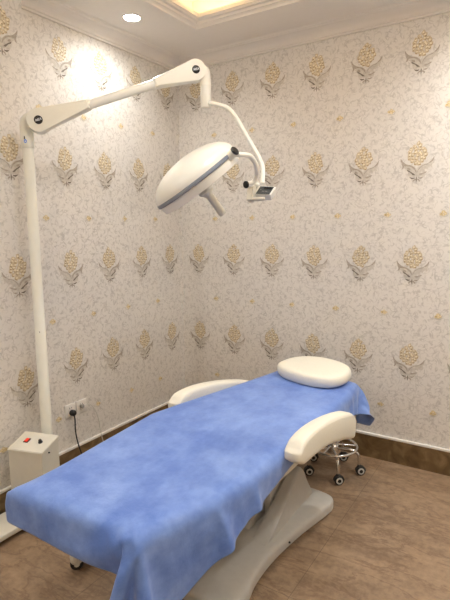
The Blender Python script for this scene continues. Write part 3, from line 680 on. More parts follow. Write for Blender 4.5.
-1597,29,141,6,-5,42,5,-1,46,21,-1,37,36,-2,27,42,1,7,44,-2,5,43,0,0,47,1,0,42,0,0,43,1,0,43,-1,0,45,0,0,43,0,0,45,1,0,44,2,0,44,0,0,43,-1,0,45,0,0,42,0,0,43,-1,0,46,2,0,44,-1,0,42,0,0,43,0,0,46,1,0,41,0,0,46,-1,0,44,3,0,44,0,0,41,-2,0,46,2,0,42,-1,0,45,2,0,43,0,0,46,-1,1,43,2,-7,42,-2,-7,35,3,-28,18,0,-40,19,2,-39,10,5,-45,9,1,-41,9,4,-42,9,3,-44,
-1623,34,122,8,-4,45,2,-1,42,20,-1,41,34,-3,28,41,0,9,42,1,5,45,-1,0,46,1,0,42,0,0,45,2,0,45,-1,0,43,1,0,43,-1,0,42,0,0,47,0,0,44,2,0,43,0,0,43,0,0,44,0,0,42,-2,0,46,1,0,43,-1,0,45,3,0,44,1,0,43,-2,0,43,0,0,44,1,0,44,1,0,44,-2,0,43,0,0,45,2,0,43,1,0,43,-1,0,44,-1,0,46,2,0,43,1,-4,44,-1,-6,34,1,-25,28,1,-36,0,-1,-44,5,2,-44,7,0,-43,7,5,-42,9,0,-44,
-1602,42,114,7,-2,42,2,-3,45,17,-3,40,32,-1,30,42,3,13,44,-1,4,44,0,0,42,1,0,46,0,0,43,1,0,44,0,0,44,-1,0,43,-1,0,46,2,0,44,1,0,44,-1,0,42,-1,0,45,2,0,44,1,0,42,-3,0,44,1,0,46,0,0,42,1,0,43,1,0,46,-2,0,42,2,0,47,0,0,42,-1,0,43,0,0,44,2,0,46,0,0,42,0,0,45,-1,0,44,1,0,43,-1,0,46,3,-3,43,0,-5,38,-1,-22,27,1,-34,7,0,-42,-3,2,-46,2,0,-44,3,0,-42,4,4,-44,
-1587,46,103,7,-4,43,1,-3,43,15,-3,41,30,-1,33,42,1,14,44,-1,5,42,0,0,44,0,0,45,0,0,43,0,0,45,2,0,45,1,0,41,-1,0,46,1,0,43,-1,0,46,1,0,42,0,0,46,0,0,42,0,0,46,2,0,43,-1,0,42,1,0,45,0,0,45,0,0,43,-1,0,44,1,0,45,0,0,43,1,0,44,-2,0,43,1,0,44,1,0,44,1,0,46,-1,0,44,1,0,43,-1,0,43,-1,-2,46,3,-4,39,1,-17,29,-1,-34,13,2,-43,-3,0,-42,-1,0,-44,3,2,-44,3,2,-44,
-1589,44,95,6,-3,46,2,-3,43,17,-2,42,31,0,31,40,1,13,46,-1,4,41,1,0,44,1,0,45,0,0,45,-1,0,44,0,0,42,1,0,43,1,0,45,-1,0,42,-2,0,45,0,0,45,0,0,44,2,0,43,-1,0,43,1,0,44,1,0,46,0,0,41,1,0,46,-2,0,45,2,0,43,-1,0,44,-1,0,44,2,0,44,1,0,43,0,0,43,1,0,43,0,0,45,0,0,44,-1,0,45,1,0,43,0,-1,44,0,-4,42,-1,-15,29,1,-31,15,0,-40,3,1,-45,0,1,-44,-3,1,-45,2,1,-42,
-1591,48,94,3,-5,44,5,-2,42,17,-2,41,33,0,31,42,-2,11,42,2,4,43,1,0,44,0,0,44,-1,0,44,-1,0,44,2,0,42,2,0,44,-1,0,46,-1,0,42,-1,0,43,2,0,45,-1,0,44,0,0,43,0,0,43,0,0,45,2,0,43,0,0,45,0,0,42,1,0,43,1,0,46,-1,0,42,-2,0,46,2,0,42,0,0,45,1,0,43,0,0,44,-1,0,41,2,0,44,-2,0,47,3,0,41,-2,0,44,0,-4,44,2,-12,32,0,-30,16,-1,-38,0,3,-45,0,-1,-44,5,3,-44,0,1,-43,
-1598,45,90,4,-2,44,5,-4,43,20,-1,40,31,-2,28,43,-1,10,45,1,5,42,1,0,43,-1,0,43,3,0,46,-2,0,43,0,0,42,1,0,43,1,0,44,1,0,43,0,0,44,-1,0,43,-2,0,46,3,0,43,-2,0,43,0,0,45,3,0,41,0,0,45,-2,0,43,2,0,42,-1,0,46,0,0,42,0,0,46,0,0,42,2,0,43,-2,0,43,0,0,42,1,0,47,0,0,43,3,0,43,-1,0,43,-2,0,44,3,-5,42,-2,-8,34,2,-26,21,1,-40,2,-1,-43,0,3,-43,2,-2,-44,1,4,-43,
-1603,46,87,2,-4,45,10,-4,42,19,0,37,34,-3,28,44,0,8,43,3,6,41,-2,-1,46,1,0,43,-1,0,42,1,0,44,0,0,42,1,0,44,0,0,43,1,0,42,0,0,45,-1,0,42,0,0,46,2,0,43,1,0,43,-2,0,44,1,0,41,1,0,45,-1,0,44,1,0,42,-2,0,43,2,0,44,0,0,43,0,0,45,-1,0,42,1,0,44,1,0,44,-2,0,43,2,0,44,2,0,41,0,0,44,-2,0,44,0,-4,44,0,-6,34,0,-23,24,3,-40,7,-2,-42,0,1,-42,0,1,-45,0,4,-42,
-1608,44,84,1,-2,45,12,-3,40,20,-3,37,34,1,26,45,0,7,42,-2,5,43,1,0,43,2,0,42,1,0,43,-1,0,45,0,0,43,-1,0,43,1,0,42,-1,0,44,2,0,43,1,0,44,-1,0,44,0,0,43,0,0,42,0,0,44,-1,0,42,2,0,44,-1,0,44,2,0,41,-1,0,46,1,0,41,-1,0,44,-1,0,45,1,0,41,0,0,43,2,0,45,0,0,42,1,0,43,-1,0,45,0,0,42,1,0,44,-2,-4,41,1,-3,40,0,-23,24,3,-35,10,-2,-42,-3,3,-42,1,-1,-43,0,1,-44,
-1611,46,81,1,-2,44,13,-4,41,22,-2,37,35,0,23,44,2,6,42,1,4,43,-1,0,42,-1,0,44,1,0,41,0,0,44,2,0,45,-1,0,41,0,0,42,1,0,45,1,0,43,0,0,43,-2,0,43,1,0,43,-1,0,42,0,0,44,3,0,44,-1,0,43,-1,0,43,1,0,44,-1,0,43,2,0,41,0,0,45,1,0,44,0,0,41,-2,0,42,1,0,45,0,0,41,1,0,45,-1,0,43,0,0,42,1,0,44,0,-3,42,2,-2,40,-1,-20,28,1,-34,11,1,-39,0,-1,-45,0,2,-42,1,2,-45,
-1618,46,79,0,-6,44,18,-3,37,19,-1,40,39,1,21,41,0,6,43,2,3,42,0,0,45,1,0,40,0,0,45,-3,0,41,1,0,43,1,0,43,-1,0,43,2,0,44,0,0,42,-1,0,44,0,0,43,1,0,41,0,0,44,0,0,43,0,0,44,2,0,41,-3,0,44,2,0,44,1,0,43,-2,0,43,0,0,42,0,0,42,0,0,44,3,0,42,-1,0,42,0,0,45,0,0,40,0,0,46,0,0,41,1,0,43,1,-1,42,-1,-3,42,1,-17,30,1,-31,14,0,-40,-2,0,-44,0,3,-43,0,-1,-43,
-1626,44,79,15,-2,39,4,-5,42,26,1,33,39,1,20,42,1,5,45,-1,4,42,2,0,41,-1,0,42,0,0,46,2,0,41,0,0,45,0,0,40,-1,0,43,-1,0,45,3,0,41,0,0,42,-1,0,43,1,0,42,-1,0,45,1,0,44,0,0,40,1,0,44,-3,0,41,1,0,45,0,0,43,0,0,43,3,0,43,-2,0,41,1,0,42,0,0,42,0,0,44,-1,0,42,3,0,45,0,0,42,-2,0,42,0,0,43,2,0,42,1,-4,43,0,-13,29,-1,-28,19,1,-41,1,1,-42,1,2,-43,-3,-2,-43,
-1655,36,84,19,-1,37,23,3,39,30,0,27,39,1,19,43,2,5,43,0,3,42,-1,0,43,1,0,43,1,0,41,-2,0,45,3,0,40,-3,0,43,1,0,43,0,0,42,0,0,44,2,0,44,0,0,41,0,0,44,1,0,42,-1,0,42,0,0,42,1,0,44,0,0,43,1,0,42,-1,0,41,-1,0,42,0,0,43,1,0,42,2,0,44,-2,0,42,2,0,44,0,0,40,1,0,45,-2,0,43,2,0,41,0,0,44,0,0,41,0,-5,43,0,-9,32,0,-26,20,1,-38,4,1,-43,2,1,-43,-5,2,-41,
-1628,21,62,6,9,39,13,6,41,29,0,31,37,1,24,40,1,4,42,-1,4,44,0,0,42,3,0,42,-2,0,45,2,0,40,-2,0,43,1,0,43,1,0,42,-1,0,42,-1,0,43,1,0,43,2,0,43,-2,0,42,2,0,42,-1,0,43,-1,0,42,0,0,42,2,0,42,1,0,43,-1,0,44,1,0,40,-2,0,45,3,0,42,-2,0,40,-1,0,44,3,0,43,0,0,41,0,0,45,1,0,41,-1,0,43,2,0,42,-2,0,43,1,-5,41,-1,-6,35,2,-24,22,0,-36,8,2,-44,0,-2,-39,-3,2,-44,
-1614,19,44,8,7,39,2,9,41,23,4,35,34,1,27,41,-1,7,43,1,6,42,-2,-1,42,2,0,43,1,0,44,-1,0,42,2,0,42,-3,0,43,3,0,42,-2,0,42,1,0,42,1,0,42,0,0,42,0,0,43,1,0,41,-2,0,43,0,0,42,0,0,41,2,0,43,1,0,43,-2,0,43,0,0,43,3,0,42,0,0,41,-3,0,42,1,0,45,3,0,40,-2,0,42,1,0,44,-2,0,42,2,0,43,1,0,41,-1,0,43,1,-4,43,-2,-5,34,0,-22,25,4,-35,9,1,-40,-1,-1,-42,-2,3,-43,
-1603,14,26,2,9,40,5,9,40,18,2,40,32,4,28,40,-1,12,43,0,4,41,1,1,44,1,0,43,-1,0,40,2,0,43,-2,0,44,0,0,42,2,0,41,-2,0,41,1,0,45,0,0,43,1,0,42,-2,0,42,3,0,41,-2,0,45,3,0,40,0,0,42,-3,0,43,3,0,43,-1,0,43,-1,0,42,3,0,40,-2,0,44,-1,0,43,2,0,43,1,0,40,0,0,42,0,0,42,1,0,42,-3,0,44,1,0,44,2,0,40,0,-4,42,-1,-5,37,0,-22,24,0,-34,11,2,-42,0,0,-41,-1,3,-43,
-1596,14,15,3,7,41,2,11,44,13,2,37,30,3,33,38,1,16,44,0,3,42,2,2,41,-2,0,44,2,0,40,-1,0,42,0,0,46,1,0,40,1,0,41,0,0,45,-2,0,40,0,0,43,2,0,44,1,0,42,0,0,43,0,0,40,-1,0,43,-1,0,42,1,0,43,0,0,43,1,0,42,1,0,41,1,0,45,-2,0,41,0,0,43,0,0,41,0,0,43,2,0,41,-1,0,43,1,0,42,1,0,44,-2,0,40,2,0,43,-2,-4,43,3,-5,36,0,-21,26,1,-35,9,-2,-41,-1,2,-42,-2,2,-42,
-1585,12,3,1,10,43,3,5,43,11,7,40,25,3,32,39,1,22,41,-1,4,41,2,3,45,1,0,41,0,0,43,-2,0,42,1,0,41,2,0,42,0,0,42,-1,0,45,0,0,41,1,0,42,-1,0,42,1,0,43,0,0,42,1,0,44,-2,0,40,1,0,45,0,0,41,1,0,44,-2,0,41,1,0,43,2,0,40,-1,0,44,-1,0,43,1,0,41,1,0,42,2,0,42,0,0,42,-1,0,42,-2,0,43,3,0,43,0,0,43,-1,-4,41,1,-4,38,-2,-22,24,2,-33,11,2,-43,0,0,-42,0,1,-41,
-1579,12,-7,3,8,43,0,8,42,7,4,40,24,6,37,34,2,23,41,0,6,43,0,5,43,0,0,43,-1,0,40,1,0,42,2,0,45,-2,0,42,1,0,42,0,0,42,0,0,43,1,0,41,-2,0,43,1,0,43,0,0,42,1,0,42,1,0,42,-2,0,44,3,0,42,-1,0,42,-1,0,42,0,0,43,0,0,40,0,0,44,2,0,43,0,0,41,1,0,42,-1,0,43,0,0,43,2,0,43,-2,0,42,1,0,41,1,0,43,-1,-4,43,2,-5,35,-2,-20,26,2,-33,10,-1,-41,-1,2,-42,0,2,-43,
-1570,9,-15,1,9,40,6,6,42,2,7,40,20,5,40,31,2,26,43,1,11,41,-1,4,44,2,0,39,-1,0,45,0,0,41,0,0,42,0,0,44,1,0,40,0,0,43,0,0,42,1,0,42,-1,0,43,-1,0,45,2,0,42,1,0,41,-1,0,44,1,0,39,-1,0,45,-1,0,41,3,0,43,-2,0,41,3,0,45,-2,0,42,1,0,42,1,0,43,0,0,40,0,0,44,-1,0,40,2,0,43,-1,0,44,0,0,41,1,0,42,-1,-3,42,2,-4,37,-2,-22,28,1,-34,9,0,-42,-2,1,-41,1,3,-42,
-1560,6,-27,3,7,42,2,9,41,0,8,43,15,5,38,30,2,31,42,0,16,42,2,3,41,-2,1,44,2,0,42,-1,0,42,2,0,41,-1,0,44,1,0,43,0,0,42,-1,0,41,0,0,43,1,0,41,1,0,43,1,0,44,0,0,40,-2,0,43,1,0,41,2,0,43,-2,0,45,0,0,41,0,0,41,2,0,45,-1,0,41,-1,0,41,2,0,43,0,0,44,2,0,42,-2,0,40,1,0,45,1,0,40,-2,0,44,1,0,41,-1,-3,42,1,-4,38,1,-21,27,1,-34,10,0,-41,-2,1,-43,3,0,-40,
-1553,5,-38,2,8,43,2,9,41,-1,9,41,12,6,40,28,3,34,38,1,19,43,-1,3,41,1,3,44,-1,0,40,3,0,42,-1,0,43,1,0,43,-2,0,43,1,0,41,0,0,45,-2,0,41,3,0,41,0,0,44,-1,0,41,-1,0,44,1,0,40,0,0,43,1,0,43,0,0,42,2,0,44,-2,0,42,2,0,43,0,0,41,0,0,41,1,0,45,-1,0,40,1,0,43,0,0,44,0,0,41,1,0,42,0,0,41,-1,0,43,0,-3,42,0,-3,38,0,-22,27,0,-32,12,3,-43,4,-2,-41,3,0,-42,
-1566,6,-45,5,8,40,5,8,39,7,10,43,9,6,41,23,4,34,38,1,25,40,-1,5,42,1,4,43,-2,0,44,2,0,41,-1,0,42,3,0,42,-1,0,45,1,0,40,0,0,42,-1,0,43,1,0,43,0,0,42,0,0,44,0,0,40,1,0,42,-1,0,42,1,0,44,-1,0,42,0,0,43,1,0,42,-1,0,43,0,0,42,3,0,41,-2,0,44,2,0,43,-2,0,41,3,0,42,-2,0,44,0,0,41,2,0,44,0,1,42,-1,-4,42,2,-4,36,-1,-20,27,-1,-32,12,1,-43,-3,-1,-42,-2,2,-41,
-1540,1,-59,7,9,40,7,9,43,2,9,42,4,7,40,18,3,37,36,4,28,41,1,10,42,-1,4,42,0,0,43,-1,0,41,0,0,43,2,0,42,-1,0,43,2,0,41,0,0,43,-1,0,44,-1,0,41,3,0,43,0,0,41,-1,0,44,1,0,41,-2,0,42,0,0,42,1,0,43,1,0,42,1,0,44,-1,0,42,0,0,42,1,0,41,1,0,42,0,0,44,-2,0,41,1,0,42,-1,0,45,1,0,42,1,0,43,1,0,42,0,-3,41,1,-4,36,-3,-20,30,1,-34,9,2,-42,-4,0,-42,0,-1,-40,
-1525,0,-69,6,7,40,2,8,44,4,9,40,1,9,42,17,7,39,31,2,30,37,1,14,45,1,4,40,-1,1,43,-1,0,42,2,0,43,0,0,41,-1,0,45,-1,0,42,3,0,41,-2,0,42,2,0,43,-1,0,43,-1,0,42,2,0,42,0,0,42,-1,0,44,2,0,42,0,0,41,1,0,44,0,0,40,0,0,43,-1,0,43,0,0,43,1,0,42,0,0,42,0,0,41,1,0,45,-1,0,41,1,0,43,1,0,43,-1,0,41,2,-3,41,-3,-3,37,0,-21,29,2,-34,9,-1,-40,-3,1,-42,-1,1,-44,
-1511,-5,-78,4,7,40,2,10,45,3,8,40,1,10,42,11,9,38,28,3,34,38,0,20,43,0,3,40,0,3,43,1,0,42,-2,0,42,1,0,42,0,0,43,0,0,42,2,0,44,-1,0,43,1,0,42,-2,0,41,2,0,43,0,0,41,1,0,44,-2,0,42,0,0,43,3,0,41,-1,0,44,0,0,43,1,0,40,-1,0,44,0,0,40,1,0,42,-2,0,45,1,0,41,2,0,44,-1,0,42,0,0,39,1,0,44,1,0,42,-2,-2,43,3,-5,36,0,-20,28,-1,-33,10,1,-42,1,-2,-43,-1,0,-40,
-1503,-5,-89,2,10,40,1,7,43,4,8,40,0,9,40,9,9,40,22,4,36,37,1,25,43,1,6,41,-1,4,41,2,0,45,-1,0,42,0,0,40,2,0,44,-1,0,41,0,0,43,1,0,42,-1,0,44,-1,0,40,2,0,45,-1,0,41,0,0,43,-1,0,43,2,0,40,0,0,44,1,0,42,-1,0,44,1,0,41,-1,0,40,2,0,43,0,0,42,0,0,43,1,0,44,0,0,41,0,0,42,-1,0,43,-1,0,42,3,0,44,-1,-2,42,0,-6,35,0,-20,28,0,-33,10,2,-41,-2,0,-44,1,0,-40,
-1492,-11,-100,2,9,42,2,11,42,-2,9,41,8,7,40,4,9,42,19,6,37,34,2,28,39,-2,8,43,3,6,42,-1,0,41,1,0,43,0,0,44,-2,0,40,3,0,45,-2,0,42,0,0,42,0,0,43,2,0,41,-2,0,42,1,0,43,2,0,43,-1,0,42,1,0,43,1,0,42,0,0,43,0,0,43,-2,0,39,0,0,45,1,0,41,1,0,41,-2,0,44,2,0,43,1,0,40,-2,0,45,2,0,41,1,0,43,-3,0,42,4,-3,42,-2,-5,36,2,-20,27,-2,-33,10,2,-42,3,-1,-43,-4,1,-43,
-1480,-11,-107,0,10,41,-1,6,40,4,8,41,7,10,42,1,10,41,16,6,40,30,2,31,40,2,16,41,0,2,42,-3,2,41,1,0,44,1,0,44,2,0,40,-2,0,43,2,0,44,-2,0,40,1,0,44,0,0,40,1,0,42,-1,0,45,0,0,42,2,0,43,-2,0,40,1,0,42,1,0,44,0,0,40,-1,0,44,0,0,42,2,0,43,0,0,43,1,0,40,-1,0,45,-1,0,40,2,0,43,-1,0,43,0,0,42,1,0,43,-1,-3,40,1,-4,40,1,-23,24,-1,-31,11,1,-42,2,-1,-44,-2,1,-41,
-1472,-14,-120,1,9,42,-2,11,41,8,8,41,4,9,40,0,7,43,11,7,39,27,4,34,39,2,21,40,-1,4,43,2,3,42,0,0,42,0,0,42,1,0,45,-1,0,41,-1,0,43,2,0,43,-2,0,41,3,0,44,-3,0,42,1,0,42,0,0,41,2,0,42,0,0,43,0,0,42,1,0,41,0,0,45,0,0,41,-1,0,44,0,0,40,-1,0,43,3,0,43,-1,0,40,-1,0,43,1,0,42,1,0,44,0,0,43,0,0,43,0,-3,42,0,-5,35,1,-20,25,-2,-33,12,1,-43,0,-1,-42,1,2,-43,
-1463,-16,-127,-1,9,39,2,10,42,10,9,40,-1,7,43,3,11,41,7,7,40,22,2,36,36,4,24,41,-1,6,43,2,5,42,0,0,41,-2,0,44,0,0,41,0,0,43,2,0,42,-2,0,43,1,0,42,0,0,42,0,0,42,2,0,42,-1,0,42,2,0,45,-2,0,42,1,0,41,-1,0,44,2,0,42,-1,0,40,2,0,45,-2,0,41,3,0,41,-2,0,44,0,0,41,1,0,44,0,0,40,-1,0,43,3,0,42,-3,0,43,2,-3,44,1,-5,36,1,-21,24,-3,-33,12,2,-41,1,-2,-43,-1,1,-43,
-1452,-16,-140,-2,10,44,5,7,41,8,9,39,-3,10,40,6,7,43,4,10,43,20,5,37,32,0,27,41,0,9,43,3,6,42,-3,0,41,3,0,43,1,0,43,-1,0,42,-2,0,42,3,0,43,0,0,44,1,0,42,-2,0,41,0,0,42,2,0,43,-3,0,41,1,0,45,0,0,42,0,0,43,2,0,40,0,0,45,1,0,41,-2,0,42,3,0,44,0,0,42,-2,0,43,-1,0,42,2,0,42,2,0,41,0,0,43,-1,0,44,-1,-4,43,2,-6,35,-1,-23,23,2,-36,9,0,-40,-1,-3,-44,0,2,-42,
-1442,-19,-142,-1,8,40,6,10,42,7,6,41,-3,10,40,7,8,43,0,11,40,18,6,41,28,2,29,41,1,16,42,1,3,43,0,2,41,0,0,45,-2,0,41,2,0,44,1,0,42,-2,0,42,1,0,45,0,0,42,2,0,41,-3,0,42,3,0,42,-3,0,44,3,0,42,-1,0,45,1,0,40,0,0,45,0,0,42,0,0,40,2,0,43,-3,0,44,3,0,41,-2,0,45,-1,0,41,3,0,45,0,0,40,0,0,43,0,1,44,-1,-6,41,2,-7,33,0,-24,22,-1,-37,8,0,-42,0,0,-42,-2,-1,-43,
-1431,-20,-149,-1,10,41,8,9,42,4,7,42,-3,9,40,6,10,43,1,9,41,13,4,41,28,5,33,37,3,19,45,-3,5,43,2,2,42,1,0,42,1,0,41,-3,0,45,0,0,43,0,0,42,2,0,42,1,0,45,0,0,42,1,0,42,-1,0,44,-2,0,42,2,0,44,-1,0,41,2,0,43,0,0,41,0,0,43,-1,0,45,0,0,42,1,0,43,2,0,44,0,0,41,0,0,44,-1,0,40,2,0,43,-2,0,43,0,0,44,1,-4,40,0,-10,33,2,-27,20,-2,-40,6,2,-42,-2,-3,-43,-1,3,-43,
-1421,-26,-150,0,11,43,10,7,40,2,9,43,-2,11,40,4,8,43,2,8,42,9,8,39,26,3,37,36,2,22,41,0,6,45,1,5,42,-2,-1,43,2,0,44,0,0,42,2,0,42,-3,0,43,1,0,43,1,0,44,0,0,41,2,0,45,0,0,43,-1,0,42,-1,0,42,1,0,44,0,0,42,1,0,44,1,0,42,-2,0,44,3,0,41,0,0,45,0,0,42,-3,0,41,3,0,45,-2,0,43,2,0,41,0,0,43,1,0,44,-1,-3,41,-1,-14,30,1,-29,18,1,-40,4,0,-42,-1,-2,-44,-2,2,-43,
-1410,-26,-155,0,9,44,8,7,40,4,9,41,-3,11,41,1,8,45,7,8,41,6,9,43,23,4,36,32,4,26,43,0,7,43,0,6,41,1,0,45,-1,0,42,0,0,43,0,0,44,-1,0,44,2,0,41,1,0,44,1,0,44,0,0,42,-2,0,42,1,0,45,-1,0,43,1,0,41,1,0,44,-2,0,44,3,0,42,1,0,43,-1,0,45,-1,0,42,2,0,42,0,0,43,-1,0,44,1,0,42,1,0,44,-3,0,42,0,-1,44,1,-3,39,0,-15,30,3,-32,14,-1,-40,4,-1,-45,-3,-1,-43,-1,0,-43,
-1400,-27,-158,2,11,43,9,8,41,1,6,41,-3,12,43,4,8,43,6,10,42,2,9,40,21,3,40,28,3,30,42,1,13,43,-1,4,45,0,0,44,3,0,42,0,0,43,-2,0,41,0,0,45,2,0,43,0,0,43,0,0,44,0,0,43,1,0,43,0,0,43,-1,0,44,2,0,41,-1,0,43,2,0,44,-2,0,42,2,0,44,-1,0,45,0,0,43,0,0,43,0,0,42,0,0,44,0,0,44,1,0,42,-1,0,44,3,-2,41,0,-3,40,-2,-18,30,1,-35,11,2,-41,-1,-1,-41,2,0,-46,-2,-2,-42,
-1389,-28,-163,-1,10,43,8,9,43,5,6,41,-2,11,42,-2,10,42,4,7,44,8,8,40,14,7,42,31,5,32,37,-1,17,44,-1,3,43,2,2,45,-1,0,42,0,0,43,1,0,45,1,0,42,-2,0,45,2,0,41,0,0,45,0,0,44,0,0,41,1,0,45,0,0,42,-1,0,46,1,0,41,-1,0,45,1,0,43,2,0,44,-1,0,41,2,0,44,0,0,44,-2,0,42,2,0,45,-1,0,42,2,0,42,0,0,43,-1,-3,44,1,-4,38,-2,-19,27,0,-35,11,2,-44,0,-2,-42,-3,0,-46,-1,1,-43,
-1377,-31,-163,0,9,43,4,9,42,8,8,40,-3,11,44,1,9,42,6,7,42,2,10,43,13,7,41,24,3,34,39,1,21,43,1,4,46,0,3,41,-1,0,44,0,0,45,1,0,42,0,0,43,-1,0,43,2,0,45,2,0,42,-1,0,46,-1,0,43,1,0,43,-2,0,43,3,0,44,-1,0,44,2,0,42,0,0,44,-2,0,43,2,0,44,0,0,43,0,0,45,0,0,43,0,0,43,0,0,43,-1,0,43,3,0,42,-2,-4,46,0,-5,35,1,-22,26,-1,-38,8,2,-41,-4,-1,-43,3,1,-46,1,-1,-41,
-1372,-34,-170,3,11,42,0,10,43,8,5,42,-1,10,41,4,9,43,0,8,43,3,12,43,12,7,43,21,2,36,38,3,23,42,1,6,45,-1,5,44,1,0,43,1,0,42,-2,0,43,0,0,45,2,0,44,-1,0,44,0,0,42,3,0,43,-2,0,45,1,0,45,1,0,42,-2,0,45,1,0,43,1,0,42,-1,0,46,0,0,42,2,0,44,-1,0,44,0,0,44,2,0,42,1,0,45,-3,0,42,3,0,43,0,0,44,-1,-3,45,1,-8,35,-2,-27,21,0,-35,8,1,-45,0,1,-44,-3,-2,-41,1,0,-44,
-1359,-34,-174,1,9,42,0,8,44,8,9,42,0,8,44,1,12,43,7,8,41,2,7,43,4,10,43,21,4,37,34,1,28,43,0,8,44,3,6,43,0,0,44,-1,0,44,2,0,42,0,0,45,-2,0,45,3,0,43,0,0,44,0,0,45,-1,0,42,1,0,44,-1,0,42,0,0,46,0,0,43,2,0,44,1,0,45,-1,0,44,-1,0,44,2,0,42,-2,0,44,1,0,45,0,0,42,3,0,45,0,0,44,-3,0,44,3,-3,42,0,-11,34,-1,-28,18,0,-36,6,0,-47,-3,1,-41,3,-2,-46,1,2,-42,
-1352,-38,-176,4,9,43,1,10,42,-1,7,44,8,9,42,1,9,42,0,9,42,3,10,44,6,9,44,17,6,39,33,0,29,40,0,14,45,4,4,45,-1,1,42,-1,0,46,0,0,43,3,0,44,-2,0,44,-1,0,42,1,0,46,2,0,44,0,0,45,0,0,41,1,0,45,-1,0,45,-1,0,42,0,0,45,1,0,44,1,0,44,-1,0,43,2,0,46,1,0,43,-3,0,42,3,0,45,0,0,43,1,0,44,-1,0,46,-1,-2,41,0,-14,31,2,-29,18,-2,-40,5,2,-44,0,-2,-46,-4,1,-42,3,0,-45,
-1340,-40,-177,3,10,43,0,10,42,5,9,41,0,9,44,7,7,42,-2,8,45,4,11,41,3,9,45,13,5,40,33,4,33,38,1,17,43,1,3,46,0,3,43,0,0,46,0,0,44,0,0,45,0,0,41,0,0,44,0,0,47,1,0,41,0,0,45,0,0,44,0,0,43,2,0,44,-1,0,46,-1,0,45,1,0,44,0,0,43,2,0,45,-2,0,43,1,0,43,0,0,44,2,0,44,1,0,46,-3,0,43,1,-1,45,1,-2,42,1,-17,29,-1,-31,16,0,-41,-2,1,-45,0,-1,-43,0,-1,-45,7,0,-41,
-1334,-41,-185,4,9,43,2,11,45,-1,9,42,5,7,44,1,9,44,6,10,42,-2,9,41,4,8,46,12,7,41,27,5,34,38,1,20,45,0,5,45,0,4,44,0,0,43,2,0,44,-1,0,44,2,0,46,-3,0,43,0,0,46,1,0,42,3,0,44,-1,0,47,1,0,42,-1,0,46,0,0,44,1,0,44,-2,0,45,0,0,43,1,0,45,0,0,42,3,0,44,-2,0,45,2,0,47,-1,0,42,-1,0,43,1,-1,46,1,-3,40,1,-18,28,0,-33,14,0,-43,-1,-1,-45,1,1,-44,-2,-2,-42,3,1,-47,
-1320,-42,-183,2,6,41,2,10,45,5,8,42,-2,12,42,7,6,46,0,11,42,5,6,43,-2,10,43,11,8,45,23,6,35,39,0,25,44,2,5,43,1,5,44,0,0,44,0,0,45,1,0,46,1,0,44,-1,0,45,-1,0,43,0,0,44,1,0,43,1,0,45,-1,0,46,1,0,43,2,0,46,-3,0,45,1,0,43,0,0,44,0,0,45,3,0,44,-1,0,43,1,0,45,0,0,44,-2,0,44,2,0,44,-1,-2,47,0,-4,39,-1,-21,26,2,-33,11,-2,-46,-4,2,-42,1,0,-43,3,-2,-45,4,-1,-46,
-1312,-42,-187,2,8,43,2,11,44,3,7,43,2,9,42,-1,10,43,7,8,44,-1,10,43,6,8,46,2,10,41,22,5,39,35,2,27,43,0,8,45,0,6,47,1,0,43,-1,0,45,2,0,45,0,0,44,-1,0,43,0,0,46,0,0,42,1,0,47,0,0,45,1,0,44,1,0,45,-2,0,44,2,0,45,0,0,43,0,0,44,-1,0,46,1,0,44,-1,0,43,2,0,46,0,0,43,0,0,45,0,0,44,0,-3,47,2,-5,38,-2,-23,25,1,-35,8,-1,-46,-4,1,-45,3,0,-41,5,-3,-45,7,1,-44,
-1311,-46,-192,2,11,42,2,9,44,2,8,45,3,7,42,5,12,45,-1,8,43,6,8,44,2,11,41,1,9,47,18,4,39,34,2,29,43,3,14,45,-2,2,43,1,2,47,0,0,44,2,0,43,0,0,47,-1,0,44,1,0,44,-1,0,44,2,0,45,1,0,46,-1,0,45,0,0,43,-1,0,47,2,0,43,-1,0,45,2,0,44,1,0,45,-1,0,43,-1,0,46,-1,0,45,4,0,45,-1,0,44,0,0,44,0,-4,45,0,-5,37,-1,-26,24,2,-39,3,-2,-44,4,-1,-46,15,-2,-39,10,-2,-43,9,-1,-44,
-1324,-43,-199,2,8,42,2,12,45,2,6,42,3,11,44,-1,8,44,6,10,46,0,10,44,5,7,44,-1,10,41,15,7,43,34,2,32,39,1,16,46,0,3,44,3,3,48,-1,0,42,1,0,45,0,0,45,0,0,46,0,0,43,1,0,46,-1,0,44,1,0,45,-2,0,46,1,0,44,2,0,44,-2,0,47,0,0,42,2,0,47,0,0,45,0,0,42,1,0,46,0,0,44,-1,0,47,2,0,45,0,0,44,1,-4,42,-2,-8,36,1,-29,24,0,-40,9,-1,-42,8,-1,-46,6,-3,-43,6,-2,-46,6,-2,-43,
-1313,-42,-198,2,10,43,1,8,44,2,9,43,3,9,45,5,9,45,4,8,42,1,9,45,3,9,43,-2,11,46,12,7,40,29,3,35,41,1,20,47,0,4,45,3,4,45,-1,0,44,0,0,44,0,0,45,0,0,45,1,0,45,1,0,44,0,0,48,-1,0,44,1,0,44,1,0,46,-1,0,44,-1,0,46,1,0,44,1,0,45,-1,0,45,1,0,44,-1,0,47,2,0,43,2,0,46,-2,0,45,0,-1,45,0,-3,42,0,-13,33,0,-31,16,0,-41,-4,-4,-45,4,-6,-43,4,-4,-48,4,-2,-44,5,-2,-42,
-1275,-34,-197,2,11,43,2,6,43,3,11,44,3,9,44,-2,7,44,3,10,44,2,8,44,3,12,45,1,7,45,12,8,43,25,6,36,41,0,23,44,0,5,46,2,5,45,-1,0,43,2,0,47,-1,0,44,0,0,46,2,0,45,-1,0,45,1,0,45,-1,0,43,2,0,47,-3,0,46,1,0,44,3,0,43,-2,0,49,1,0,44,1,0,45,0,0,44,-1,0,47,0,0,42,2,0,45,1,0,47,0,-1,43,0,-5,43,-1,-16,30,-2,-33,10,-1,-44,-4,-3,-44,1,-4,-47,2,-6,-44,4,-3,-46,3,-1,-43,
